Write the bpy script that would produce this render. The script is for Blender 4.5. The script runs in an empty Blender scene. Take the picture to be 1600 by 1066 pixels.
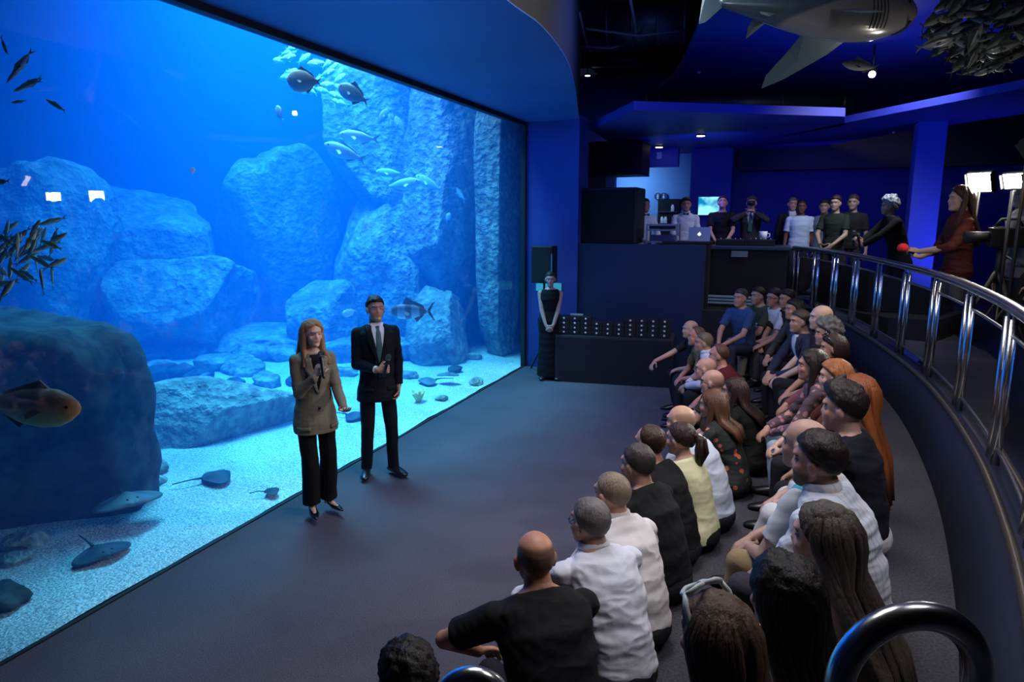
import bpy, math, random
import numpy as np
from mathutils import Vector, Matrix
from mathutils.bvhtree import BVHTree

S = bpy.context.scene
COL = S.collection
random.seed(7)
PI = math.pi

# ------------------------------------------------------------------ camera
H = 2.55
YAW = math.radians(21.4)
F = 1067.0
PITCH = math.atan(193 / 1067.)
cam = bpy.data.objects.new('camera', bpy.data.cameras.new('camera'))
COL.objects.link(cam)
cam.location = (0, 0, H)
cam.rotation_euler = (PI / 2 - PITCH, 0, YAW)
cam.data.sensor_width = 36
cam.data.lens = F / 1600 * 36
cam.data.clip_start = .05
S.camera = cam

# ------------------------------------------------------------------ world, colour management
w = bpy.data.worlds.new('world'); S.world = w; w.use_nodes = True
w.node_tree.nodes['Background'].inputs[0].default_value = (.10, .16, .42, 1)
w.node_tree.nodes['Background'].inputs[1].default_value = .035
S.view_settings.view_transform = 'Standard'
S.view_settings.look = 'None'
S.view_settings.exposure = 0.0
S.view_settings.gamma = 1
S.cycles.use_denoising = True
S.cycles.max_bounces = 6
S.cycles.diffuse_bounces = 3
S.cycles.glossy_bounces = 3
S.cycles.transmission_bounces = 2
S.cycles.transparent_max_bounces = 8
S.cycles.volume_bounces = 1
S.cycles.sample_clamp_indirect = 4

def area(name, loc, target, size, power, color, sizey=None, spread=180):
    l = bpy.data.lights.new(name, 'AREA'); l.energy = power; l.color = color
    l.size = size; l.spread = math.radians(spread)
    if sizey: l.shape = 'RECTANGLE'; l.size_y = sizey
    o = bpy.data.objects.new(name, l); COL.objects.link(o); o.location = loc
    o.rotation_euler = (Vector(target) - Vector(loc)).to_track_quat('-Z', 'Y').to_euler()
    return o

def spot(name, loc, target, power, color, angle=60, blend=.6, radius=.08):
    l = bpy.data.lights.new(name, 'SPOT'); l.energy = power; l.color = color
    l.spot_size = math.radians(angle); l.spot_blend = blend; l.shadow_soft_size = radius
    o = bpy.data.objects.new(name, l); COL.objects.link(o); o.location = loc
    o.rotation_euler = (Vector(target) - Vector(loc)).to_track_quat('-Z', 'Y').to_euler()
    return o

area('gallery_fill', (1.6, 10.6, 4.6), (1.0, 12.2, 1.8), 1.2, 60, (.85, .88, 1), 1.2, 120)  # added fill without a fixture, brightens the people on the gallery
area('column_blue_fill', (2.4, 11.6, 1.6), (3.0, 12.6, 3.0), .5, 14, (.08, .12, 1), .5, 150)  # added blue fill without a fixture, brightens the right column
# lamps over the tank's water
area('tank_lamp', (-7.0, 8.6, 9.2), (-6.8, 8.3, 0), 2.2, 1500, (.48, .80, 1), 3.0, 75)
area('tank_lamp', (-5.8, 5.6, 9.2), (-5.7, 5.3, 0), 1.6, 170, (.50, .82, 1), 2.0, 60)
area('tank_lamp', (-10.8, 10.4, 9.2), (-10.8, 10.2, 0), 2.6, 330, (.4, .7, 1), 2.6, 75)
# the hall: cool ceiling wash over stage and stands, blue wash at the back, camera lamps' beams
area('stage_wash_lamp', (-1.4, 4.4, 5.6), (-1.6, 5.0, 0), 1.6, 125, (.95, .94, 1), 3.0, 120)
area('stage_blue_lamp', (-1.0, 7.2, 4.8), (-3.5, 8.8, 2.0), 1.2, 42, (.07, .16, 1), 1.2, 150)
area('stand_wash_lamp', (1.0, 3.2, 4.9), (-.2, 5.2, .8), 1.0, 60, (.95, .88, .95), 2.6, 120)
area('hall_blue_lamp', (.8, 14.6, 3.3), (1.4, 16.9, 2.6), 2.0, 13, (.08, .07, 1), 1.0, 170)
area('hall_blue_lamp', (-1.6, 12.6, 3.2), (-1.2, 15, 3.2), 1.0, 14, (.03, .05, 1), 1.0, 170)
area('ceiling_blue_lamp', (.6, 9.5, 3.6), (.4, 11.5, 5.2), 1.5, 14, (.03, .08, 1), 1.5, 170)
area('ceiling_blue_lamp', (-1.9, 3.6, 2.9), (-3.0, 4.8, 4.1), 1.0, 12, (.05, .25, 1), 1.0, 170)

# ------------------------------------------------------------------ pixel helpers (photograph 1600 x 1066 -> point in the hall)
_f = np.array([-math.sin(YAW) * math.cos(PITCH), math.cos(YAW) * math.cos(PITCH), -math.sin(PITCH)])
_r = np.array([math.cos(YAW), math.sin(YAW), 0.]); _u = np.cross(_r, _f); _C = np.array([0, 0, H])
def _ray(x, y): return _f * F + _r * (x - 800) + _u * (533 - y)
def atz(x, y, z): d = _ray(x, y); return _C + d * ((z - H) / d[2])
def aty(x, y, Y): d = _ray(x, y); return _C + d * (Y / d[1])
def atx(x, y, X): d = _ray(x, y); return _C + d * (X / d[0])
def atd(x, y, D): return _C + _ray(x, y) * (D / F)

# ------------------------------------------------------------------ materials
_M = {}
def nodes(m): return m.node_tree.nodes, m.node_tree.links
def mat(name, color=(.5, .5, .5), rough=.6, metal=0, spec=.5, emit=None, estr=1, bump=0, bscale=20, stretch=None,
        var=0, vscale=3, alpha=1, sheen=0, coat=0):
    if name in _M: return _M[name]
    m = bpy.data.materials.new(name); m.use_nodes = True; _M[name] = m
    n, l = nodes(m); b = n['Principled BSDF']
    b.inputs['Base Color'].default_value = (*color, 1); b.inputs['Roughness'].default_value = rough
    b.inputs['Metallic'].default_value = metal; b.inputs['Specular IOR Level'].default_value = spec
    b.inputs['Alpha'].default_value = alpha; b.inputs['Sheen Weight'].default_value = sheen
    b.inputs['Coat Weight'].default_value = coat
    if emit: b.inputs['Emission Color'].default_value = (*emit, 1); b.inputs['Emission Strength'].default_value = estr
    if bump or var:
        tc = n.new('ShaderNodeTexCoord'); mp = n.new('ShaderNodeMapping'); l.new(tc.outputs['Object'], mp.inputs[0])
        if stretch: mp.inputs['Scale'].default_value = stretch
    if bump:
        t = n.new('ShaderNodeTexNoise'); t.inputs['Scale'].default_value = bscale; t.inputs['Detail'].default_value = 4
        l.new(mp.outputs[0], t.inputs['Vector'])
        bp = n.new('ShaderNodeBump'); bp.inputs['Strength'].default_value = bump; bp.inputs['Distance'].default_value = .02
        l.new(t.outputs['Fac'], bp.inputs['Height']); l.new(bp.outputs[0], b.inputs['Normal'])
    if var:
        t = n.new('ShaderNodeTexNoise'); t.inputs['Scale'].default_value = vscale; t.inputs['Detail'].default_value = 5
        l.new(mp.outputs[0], t.inputs['Vector'])
        r = n.new('ShaderNodeMapRange'); r.inputs[1].default_value = .3; r.inputs[2].default_value = .7
        r.inputs[3].default_value = 1 - var; r.inputs[4].default_value = 1 + var
        l.new(t.outputs['Fac'], r.inputs[0])
        x = n.new('ShaderNodeVectorMath'); x.operation = 'SCALE'; x.inputs[0].default_value = color
        l.new(r.outputs[0], x.inputs['Scale']); l.new(x.outputs[0], b.inputs['Base Color'])
    return m

def mat_attr(name, rough=.5, spec=.4, sss=0, bump=.1, bscale=90):
    if name in _M: return _M[name]
    m = mat(name, (1, 1, 1), rough, spec=spec, bump=bump, bscale=bscale)
    n, l = nodes(m); a = n.new('ShaderNodeAttribute'); a.attribute_name = 'Col'
    l.new(a.outputs['Color'], n['Principled BSDF'].inputs['Base Color'])
    return m

def mat_speckle(name, c1, c2, scale, rough=.8, lo=.45, hi=.6, tex='noise', bump=.3, big=None, bd=.02):
    if name in _M: return _M[name]
    m = mat(name, c1, rough); n, l = nodes(m); b = n['Principled BSDF']
    tc = n.new('ShaderNodeTexCoord')
    if tex == 'noise':
        t = n.new('ShaderNodeTexNoise'); t.inputs['Detail'].default_value = 3; out = t.outputs['Fac']
    else:
        t = n.new('ShaderNodeTexVoronoi'); out = t.outputs['Distance']
    t.inputs['Scale'].default_value = scale; l.new(tc.outputs['Object'], t.inputs['Vector'])
    r = n.new('ShaderNodeValToRGB'); r.color_ramp.elements[0].position = lo; r.color_ramp.elements[1].position = hi
    r.color_ramp.elements[0].color = (*c1, 1); r.color_ramp.elements[1].color = (*c2, 1)
    l.new(out, r.inputs[0]); last = r.outputs[0]
    if big:
        t2 = n.new('ShaderNodeTexNoise'); t2.inputs['Scale'].default_value = big[0]; t2.inputs['Detail'].default_value = 4
        l.new(tc.outputs['Object'], t2.inputs['Vector'])
        mr = n.new('ShaderNodeMapRange'); mr.inputs[1].default_value = .3; mr.inputs[2].default_value = .7
        mr.inputs[3].default_value = 1 - big[1]; mr.inputs[4].default_value = 1 + big[1]; l.new(t2.outputs['Fac'], mr.inputs[0])
        x = n.new('ShaderNodeVectorMath'); x.operation = 'SCALE'; l.new(last, x.inputs[0]); l.new(mr.outputs[0], x.inputs['Scale']); last = x.outputs[0]
    l.new(last, b.inputs['Base Color'])
    if bump:
        bp = n.new('ShaderNodeBump'); bp.inputs['Strength'].default_value = bump; bp.inputs['Distance'].default_value = bd
        l.new(out, bp.inputs['Height']); l.new(bp.outputs[0], b.inputs['Normal'])
    return m

def mat_stripes(name, cols, axis, scale, rough=.8, offset=0.0):
    """repeating colour bands along an object axis"""
    if name in _M: return _M[name]
    m = mat(name, cols[0][1], rough); n, l = nodes(m); b = n['Principled BSDF']
    tc = n.new('ShaderNodeTexCoord'); sp = n.new('ShaderNodeSeparateXYZ'); l.new(tc.outputs['Object'], sp.inputs[0])
    mu = n.new('ShaderNodeMath'); mu.operation = 'MULTIPLY_ADD'; mu.inputs[1].default_value = scale; mu.inputs[2].default_value = offset
    l.new(sp.outputs[axis], mu.inputs[0]); fr = n.new('ShaderNodeMath'); fr.operation = 'FRACT'; l.new(mu.outputs[0], fr.inputs[0])
    r = n.new('ShaderNodeValToRGB'); r.color_ramp.interpolation = 'CONSTANT'
    e = r.color_ramp.elements; e[0].position = cols[0][0]; e[0].color = (*cols[0][1], 1); e[1].position = cols[1][0]; e[1].color = (*cols[1][1], 1)
    for p, c in cols[2:]: q = e.new(p); q.color = (*c, 1)
    l.new(fr.outputs[0], r.inputs[0]); l.new(r.outputs[0], b.inputs['Base Color']); return m

M_navy = mat('navy_paint', (.009, .018, .058), .55, var=.12, vscale=1.5)
M_blue = mat('blue_paint', (.03, .06, .28), .6, var=.12, vscale=1.2)
M_deep = mat('deep_blue_paint', (.02, .028, .22), .6, var=.1, vscale=1.2)
M_black = mat('black_paint', (.006, .006, .007), .6)
M_blackgloss = mat('black_plastic', (.008, .008, .009), .3)
M_fascia = mat('grey_fascia', (.022, .022, .022), .6)
M_chrome = mat('brushed_steel', (.68, .69, .70), .24, 1)
M_steel = mat('dull_steel', (.4, .4, .4), .4, 1)
M_carpet = mat_speckle('stage_carpet', (.042, .041, .056), (.082, .080, .104), 140, .95, .4, .62, bump=.15, big=(1.3, .16))
M_step = mat_speckle('step_carpet', (.026, .026, .032), (.05, .05, .058), 90, .95, .4, .62, bump=.4, big=(2, .2))
M_sand = mat_speckle('tank_sand', (.34, .37, .38), (.95, .95, .92), 62, .9, .36, .64, bump=.8, big=(1.1, .22))
M_rock = mat_speckle('tank_rock', (.17, .20, .185), (.36, .39, .34), 9, .95, .36, .64, bump=1, big=(2.6, .45), bd=.10)
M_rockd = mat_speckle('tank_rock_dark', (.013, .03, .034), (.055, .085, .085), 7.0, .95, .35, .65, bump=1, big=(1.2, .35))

# ------------------------------------------------------------------ mesh helpers
def tag(o, label=None, cat=None, group=None, kind=None):
    if label: o['label'] = label
    if cat: o['category'] = cat
    if group: o['group'] = group
    if kind: o['kind'] = kind
    return o

def obj(name, me, m=None, parent=None):
    o = bpy.data.objects.new(name, me); COL.objects.link(o)
    if m is not None and len(me.materials) == 0: me.materials.append(m)
    if parent is not None: o.parent = parent
    return o

def empty(name, loc=(0, 0, 0), rz=0):
    o = bpy.data.objects.new(name, None); COL.objects.link(o); o.location = loc; o.rotation_euler = (0, 0, rz)
    o.empty_display_size = .1
    return o

def copy_tree(o, parent=None):
    c = o.copy(); COL.objects.link(c); c.parent = parent
    for ch in list(o.children): copy_tree(ch, c)
    return c

class G:
    """collects closed shapes as vertices and faces"""
    def __init__(s): s.v = []; s.f = []; s.n = 0
    def add(s, V, Fs):
        V = np.asarray(V, float); s.v.append(V); s.f += [tuple(i + s.n for i in q) for q in Fs]; s.n += len(V); return s
    def ell(s, c, r, R=None, nu=18, nv=12):
        V = [(0, 0, 1)]
        for j in range(1, nv):
            t = PI * j / nv
            for i in range(nu): a = 2 * PI * i / nu; V.append((math.sin(t) * math.cos(a), math.sin(t) * math.sin(a), math.cos(t)))
        V.append((0, 0, -1)); V = np.array(V) * np.array(r)
        if R is not None: V = V @ np.array(R).T
        Fs = [(0, 1 + i, 1 + (i + 1) % nu) for i in range(nu)]
        for j in range(nv - 2):
            for i in range(nu):
                a = 1 + j * nu + i; b = 1 + j * nu + (i + 1) % nu; Fs.append((a, a + nu, b + nu, b))
        L = 1 + (nv - 1) * nu; k = 1 + (nv - 2) * nu
        Fs += [(L, k + (i + 1) % nu, k + i) for i in range(nu)]
        return s.add(V + np.array(c), Fs)
    def loft(s, secs, n=20, cap=True, p=2.0):
        """secs: (centre, axis_u, axis_v, ru, rv); superellipse power p"""
        V = []
        for c, au, av, ru, rv in secs:
            c, au, av = map(np.array, (c, au, av))
            for i in range(n):
                a = 2 * PI * i / n; ca, sa = math.cos(a), math.sin(a)
                V.append(c + au * ru * math.copysign(abs(ca) ** (2 / p), ca) + av * rv * math.copysign(abs(sa) ** (2 / p), sa))
        Fs = []
        for j in range(len(secs) - 1):
            for i in range(n):
                a = j * n + i; b = j * n + (i + 1) % n; Fs.append((a, b, b + n, a + n))
        if cap: Fs.append(tuple(range(n))[::-1]); Fs.append(tuple((len(secs) - 1) * n + i for i in range(n)))
        return s.add(V, Fs)
    def tube(s, pts, radii, n=12, flat=1.0, up=(0, 0, 1), cap=True):
        pts = [np.array(p, float) for p in pts]
        if not hasattr(radii, '__len__'): radii = [radii] * len(pts)
        secs = []; prev = None
        for i, p in enumerate(pts):
            t = pts[min(i + 1, len(pts) - 1)] - pts[max(i - 1, 0)]; t = t / (np.linalg.norm(t) + 1e-9)
            if prev is None:
                a = np.array(up, float)
                if abs(a @ t) > .9: a = np.array((1., 0, 0)) if abs(t[0]) < .9 else np.array((0, 1., 0))
            else: a = prev
            a = a - t * (a @ t); a /= np.linalg.norm(a) + 1e-9; prev = a
            secs.append((p, a, np.cross(t, a), radii[i] * flat, radii[i]))
        return s.loft(secs, n, cap)
    def cap(s, p0, p1, r0, r1, n=14):
        p0 = np.array(p0, float); p1 = np.array(p1, float)
        s.tube([p0, p0 * .5 + p1 * .5, p1], [r0, (r0 + r1) / 2, r1], n); s.ell(p0, (r0,) * 3, nu=n, nv=8); s.ell(p1, (r1,) * 3, nu=n, nv=8); return s
    def box(s, a, b, R=None, c=None, bev=0):
        x0, y0, z0 = a; x1, y1, z1 = b
        V = np.array([(x, y, z) for z in (z0, z1) for x, y in ((x0, y0), (x1, y0), (x1, y1), (x0, y1))], float)
        if R is not None: V = V @ np.array(R).T
        if c is not None: V = V + np.array(c)
        return s.add(V, [(3, 2, 1, 0), (4, 5, 6, 7), (0, 1, 5, 4), (1, 2, 6, 5), (2, 3, 7, 6), (3, 0, 4, 7)])
    def prism(s, poly, z0, z1):
        n = len(poly); V = [(x, y, z0) for x, y in poly] + [(x, y, z1) for x, y in poly]
        ar = sum(poly[i][0] * poly[(i + 1) % n][1] - poly[(i + 1) % n][0] * poly[i][1] for i in range(n))
        Fs = [tuple(range(n))[::-1], tuple(range(n, 2 * n))] + [(i, (i + 1) % n, n + (i + 1) % n, n + i) for i in range(n)]
        if ar < 0: Fs = [q[::-1] for q in Fs]
        return s.add(V, Fs)
    def arrays(s): return np.concatenate(s.v), s.f
    def mesh(s, name='m', smooth=True):
        V, Fs = s.arrays(); me = bpy.data.meshes.new(name); me.from_pydata(V.tolist(), [], Fs); me.update()
        if smooth: me.shade_smooth()
        return me
    def build(s, name, m, parent=None, smooth=False, bevel=0):
        o = obj(name, s.mesh(name, smooth), m, parent)
        if bevel:
            b = o.modifiers.new('bevel', 'BEVEL'); b.width = bevel; b.segments = 2; b.limit_method = 'ANGLE'
        return o
    def remesh(s, vox, it=3, fac=.5):
        me = s.mesh('tmp', False); o = bpy.data.objects.new('tmp', me); COL.objects.link(o)
        r = o.modifiers.new('r', 'REMESH'); r.mode = 'VOXEL'; r.voxel_size = vox; r.use_smooth_shade = True
        if it: q = o.modifiers.new('s', 'SMOOTH'); q.iterations = it; q.factor = fac
        dg = bpy.context.evaluated_depsgraph_get(); dg.update()
        out = bpy.data.meshes.new_from_object(o.evaluated_get(dg)); bpy.data.objects.remove(o); bpy.data.meshes.remove(me)
        out.shade_smooth(); return out

def getv(me):
    a = np.empty(len(me.vertices) * 3); me.vertices.foreach_get('co', a); return a.reshape(-1, 3)
def getn(me):
    a = np.empty(len(me.vertices) * 3); me.vertices.foreach_get('normal', a); return a.reshape(-1, 3)
def setv(me, V): me.vertices.foreach_set('co', np.ascontiguousarray(V).ravel()); me.update()
def paint(me, Cc):
    a = me.color_attributes.new('Col', 'FLOAT_COLOR', 'POINT')
    a.data.foreach_set('color', np.concatenate([Cc, np.ones((len(Cc), 1))], 1).ravel())

def sn(P, freq, seed=0, octv=3, st=(1, 1, 1)):
    """smooth numpy noise: sums of plane waves in random directions, about -1..1"""
    rg = np.random.RandomState(seed); P = P * np.array(st); out = np.zeros(len(P)); amp = 1; tot = 0
    for o in range(octv):
        k = rg.normal(size=(6, 3)); k /= np.linalg.norm(k, axis=1)[:, None]; k *= freq * rg.uniform(.6, 1.4, (6, 1)); ph = rg.uniform(0, 6.28, 6)
        out += amp * np.sin(P @ k.T + ph).sum(1) / 3; tot += amp; amp *= .5; freq *= 2.1
    return out / tot

def ss(x, a, b):
    t = np.clip((x - a) / (b - a), 0, 1); return t * t * (3 - 2 * t)

def unit(v): v = np.array(v, float); return v / (np.linalg.norm(v) + 1e-9)
def rotz(a): c, s_ = math.cos(a), math.sin(a); return np.array([[c, -s_, 0], [s_, c, 0], [0, 0, 1.]])
def rotx(a): c, s_ = math.cos(a), math.sin(a); return np.array([[1., 0, 0], [0, c, -s_], [0, s_, c]])
def roty(a): c, s_ = math.cos(a), math.sin(a); return np.array([[c, 0, s_], [0, 1., 0], [-s_, 0, c]])

# ================================================================== THE ROOM
GX = -4.06      # acrylic pane
GY1 = 10.92     # its far edge
L1, L2, L3 = .42, .80, 1.12
EDGE = [(.15, -.6), (.42, .6), (.72, 1.8), (.97, 3.0), (1.12, 4.0), (1.21, 4.9), (1.26, 6), (1.25, 7), (1.17, 8.05), (1.0, 9.4), (.78, 10.6), (.50, 11.7), (.15, 12.6)]
def resample(P, n):
    P = np.array(P, float)
    def cr(t):
        i = min(int(t), len(P) - 2); u_ = t - i; a = P[max(i - 1, 0)]; b = P[i]; c = P[i + 1]; d = P[min(i + 2, len(P) - 1)]
        return .5 * (2 * b + (c - a) * u_ + (2 * a - 5 * b + 4 * c - d) * u_ ** 2 + (3 * b - a - 3 * c + d) * u_ ** 3)
    return np.array([cr(t) for t in np.linspace(0, len(P) - 1.0001, n)])
EC = resample(EDGE, 80)
def offs(C2, d):
    T = np.gradient(C2, axis=0); T /= np.linalg.norm(T, axis=1)[:, None]; N = np.stack([-T[:, 1], T[:, 0]], 1); return C2 + N * d

def struct(name, g, m, smooth=False):
    return tag(g.build(name, m, None, smooth), kind='structure')

# floor of the stage
g = G().box((-4.07, -1.5, -.25), (3.0, 13.2, 0)); struct('floor', g, M_carpet)
# seating tiers: solid risers following the curve
def tier(name, d0, d1, z0, z1, m):
    a = offs(EC, d0); b = offs(EC, d1); n = len(a)
    V = [(x, y, z1) for x, y in a] + [(x, y, z1) for x, y in b] + [(x, y, z0) for x, y in a] + [(x, y, z0) for x, y in b]
    Fs = []
    for i in range(n - 1):
        Fs += [(i, n + i, n + i + 1, i + 1)[::-1], (i, i + 1, 2 * n + i + 1, 2 * n + i)[::-1], (n + i + 1, n + i, 3 * n + i, 3 * n + i + 1)[::-1], (2 * n + i, 2 * n + i + 1, 3 * n + i + 1, 3 * n + i)[::-1]]
    Fs += [(0, n, 3 * n, 2 * n), (n - 1, 3 * n - 1, 4 * n - 1, 2 * n - 1)[::-1][::-1]]
    return tag(obj(name, G().add(V, Fs).mesh(name, False), m), kind='structure')
tier('trim_1', 1.85, -.2, .0, L1, M_step)
tier('trim_2', .93, -.2, L1, L2, M_step)
# battered navy wall behind the upper tier and the gallery floor above
a = offs(EC, .20); b = offs(EC, 0.0); n = len(a)
V = [(x, y, L2 - .02) for x, y in a] + [(x, y, L3 + .02) for x, y in b] + [(x, y, L3 + .02) for x, y in offs(EC, -.1)] + [(x, y, L2 - .02) for x, y in offs(EC, -.1)]
Fs = []
for i in range(n - 1):
    for k in range(4): k2 = (k + 1) % 4; Fs.append((k * n + i, k * n + i + 1, k2 * n + i + 1, k2 * n + i))
Fs += [(0, n, 2 * n, 3 * n), (n - 1, 4 * n - 1, 3 * n - 1, 2 * n - 1)]
tag(obj('wall_stand', G().add(V, Fs).mesh('wall_stand', True), mat('stand_navy', (.010, .016, .042), .6)), kind='structure')
gp = [(x, y) for x, y in offs(EC, -.03)] + [(-3.05, 12.7), (-3.05, 17.3), (9, 17.3), (9, -1.5), (.3, -1.5)]
M_gal = mat('gallery_floor', (.03, .032, .04), .32, var=.2, vscale=2)
struct('floor_gallery', G().prism(gp, L3 - .12, L3), M_gal)
# metal nosing along the gallery edge
pts = [(x, y, L3 + .012) for x, y in offs(EC, .01)]
struct('trim_3', G().tube(pts, .022, 8), mat('nosing', (.35, .31, .24), .35, .9), True)

# ---- tank wall of the stage: pillar, soffit, frame, pane
struct('wall_pillar', G().box((-4.06, GY1 + .02, 0), (-3.13, GY1 + .6, 4.1)), M_blue)
struct('wall_left_sill', G().box((-4.14, -1.5, -.5), (-4.075, 11.2, -.03)), M_black)
gl = empty('window_1', (GX, 6.4, 2.03)); tag(gl, kind='structure')
mg = bpy.data.materials.new('acrylic'); mg.use_nodes = True; n_, l_ = nodes(mg); n_.remove(n_['Principled BSDF'])
tr = n_.new('ShaderNodeBsdfTransparent'); gs = n_.new('ShaderNodeBsdfGlossy'); gs.inputs['Roughness'].default_value = .004
fr = n_.new('ShaderNodeFresnel'); fr.inputs[0].default_value = 1.42; mx = n_.new('ShaderNodeMixShader')
l_.new(fr.outputs[0], mx.inputs[0]); l_.new(tr.outputs[0], mx.inputs[1]); l_.new(gs.outputs[0], mx.inputs[2]); l_.new(mx.outputs[0], n_['Material Output'].inputs[0])
pane = obj('pane', G().add([(GX, -.6, .0), (GX, GY1, .0), (GX, GY1, 4.05), (GX, -.6, 4.05)], [(0, 1, 2, 3)]).mesh('pane', False), mg, None)
tag(pane, kind='structure'); pane.parent = gl; pane.matrix_parent_inverse = Matrix.Translation(-Vector(gl.location))
fg = G().box((GX - .05, -.6, 4.03), (GX + .03, GY1, 4.10)); 
fo = fg.build('window_frame', M_black, gl); fo.matrix_parent_inverse = Matrix.Translation(-Vector(gl.location))
fo = G().box((GX - .05, GY1 - .03, 0), (GX + .03, GY1 + .03, 4.05)).build('window_frame', M_black, gl); fo.matrix_parent_inverse = Matrix.Translation(-Vector(gl.location))
fo = G().box((GX - .012, -.6, -.01), (GX + .02, GY1, .010)).build('window_frame', M_black, gl); fo.matrix_parent_inverse = Matrix.Translation(-Vector(gl.location))
# soffit with a curved free edge and its fascia
SE = [(-1.6, -1.5), (-1.75, 1.5), (-1.92, 3.6), (-1.96, 4.93), (-1.95, 5.66), (-2.1, 6.82), (-2.39, 8.1), (-2.80, 9.67), (-3.13, 10.92)]
SC = resample(SE, 50)
sp_ = [tuple(p) for p in SC] + [(-3.13, 11.5), (-4.3, 11.5), (-4.3, -1.5)]
struct('ceiling_soffit', G().prism(sp_, 4.09, 4.16), mat('soffit_paint', (.06, .13, .36), .5, var=.15, vscale=.7))
nn = len(SC); V = [(x, y, 4.10) for x, y in SC] + [(x + .02, y, 5.95) for x, y in SC]
struct('ceiling_fascia', G().add(V, [(i, i + 1, nn + i + 1, nn + i) for i in range(nn - 1)]), M_fascia, True)
# slab
struct('ceiling', G().box((-4.4, -2, 5.95), (9.2, 18, 6.1)), M_black)
struct('wall_back', G().box((-7, 17.2, 0), (9.2, 17.4, 6)), M_deep)
struct('wall_right', G().box((9, -2, 0), (9.2, 17.4, 6)), mat('dark_wall', (.03, .03, .035), .7))
struct('wall_front', G().box((-4.4, -2.1, 0), (9.2, -1.9, 6)), M_black)
# hung ceiling panels
p1 = [(-.55, 3.5), (-.75, 5.8), (-1.0, 8.6), (-1.22, 9.8), (-1.5, 11.04), (-1.95, 12.8), (-2.44, 14.0), (1.91, 14.6), (2.4, 13.4), (2.94, 11.99), (5.5, 9), (6, 3.5)]
p1c = [tuple(p) for p in resample(p1[:7], 24)] + p1[7:]
struct('ceiling_panel', G().prism(p1c, 5.0, 5.08), mat('panel_paint', (.02, .05, .30), .5, var=.1, vscale=.6))
q = [tuple(atz(x, y, 4.0)[:2]) for x, y in [(990, 172), (1320, 182), (1320, 196), (1140, 228)]]
p2 = [(-3.13, 11.6), q[0], q[1], q[2], q[3], (q[3][0], 17.1), (-3.5, 17.1)]
M_soff2 = mat('far_soffit_paint', (.03, .04, .34), .5)
struct('ceiling_lower', G().prism(p2, 4.0, 4.12), M_soff2)
q = [tuple(atz(x, y, 4.0)[:2]) for x, y in [(1145, 229), (1330, 190), (1600, 138), (1600, 178), (1400, 208), (1145, 252)]]
p3 = [q[0], q[1], q[2], (q[2][0] + 3, q[2][1] - 2), (q[3][0] + 4, q[3][1]), q[3], q[4], q[5]]
struct('ceiling_lower', G().prism(p3, 4.0, 4.1), M_soff2)
struct('trim_4', G().box((-1.0, 16.0, 3.55), (9, 16.5, 4.6)), M_black)
struct('trim_5', G().box((-4.2, 13.2, 3.35), (-2.55, 14.0, 3.98)), M_black)

# ---- back hall
A = aty(1078, 300, 15.5); B = aty(1142, 300, 15.5)
struct('wall_column', G().box((A[0], 15.5, L3), (B[0], 16.2, 4.0)), M_blue)
A = aty(1425, 300, 12.5); B = aty(1470, 300, 12.5)
struct('wall_column', G().box((A[0], 12.5, L3), (B[0], 12.9, 4.0)), mat('bright_column', (.05, .09, .62), .6))
A = aty(945, 240, 15.2); B = aty(1060, 240, 15.2)
struct('wall_lintel', G().box((A[0], 15.2, 3.62), (B[0], 15.4, 4.0)), mat('bright_lintel', (.03, .06, .5), .6))
A = aty(945, 300, 15.2); B = aty(960, 300, 15.2)
struct('wall_jamb', G().box((A[0], 15.2, L3), (B[0], 15.4, 3.65)), M_blue)
A = aty(900, 300, 14.3); B = aty(946, 300, 14.3)
struct('wall_panel', G().box((A[0], 14.3, L3), (B[0], 14.4, 3.6)), mat('grey_wall', (.05, .06, .07), .7))
A = aty(955, 300, 16.6); B = aty(1080, 300, 16.6)
struct('wall_corridor', G().box((A[0], 16.6, L3), (B[0], 16.7, 4.0)), mat('pale_blue_wall', (.18, .38, .75), .6))
area('corridor_lamp', (A[0] + .55, 15.5, 3.5), (A[0] + .3, 16.6, 2.9), .5, 15, (.35, .65, 1), .4, 160)
# restroom signs
for k, px in enumerate((1028, 1037)):
    p = aty(px, 307, 16.55); sg = empty('restroom_sign', p)
    tag(sg, ['round blue restroom sign with a pale man figure on the corridor wall', 'round blue restroom sign with a pale woman figure on the corridor wall'][k], 'sign')
    G().tube([(0, .02, 0), (0, -.01, 0)], .085, 24).build('sign_disc', mat('sign_blue', (.01, .04, .16), .5), sg)
    h = G().ell((0, -.015, .045), (.014, .006, .014))
    if k == 0: h.box((-.018, -.02, -.01), (.018, -.01, .028)).box((-.015, -.02, -.06), (-.002, -.01, -.01)).box((.002, -.02, -.06), (.015, -.01, -.01))
    else: h.add([(-.008, -.02, .028), (.008, -.02, .028), (.03, -.02, -.03), (-.03, -.02, -.03), (-.008, -.01, .028), (.008, -.01, .028), (.03, -.01, -.03), (-.03, -.01, -.03)], [(0, 1, 2, 3), (7, 6, 5, 4), (0, 4, 5, 1), (1, 5, 6, 2), (2, 6, 7, 3), (3, 7, 4, 0)]).box((-.012, -.02, -.06), (-.003, -.01, -.03)).box((.003, -.02, -.06), (.012, -.01, -.03))
    h.build('figure', mat('sign_white', (.7, .8, .9), .5), sg)
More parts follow.
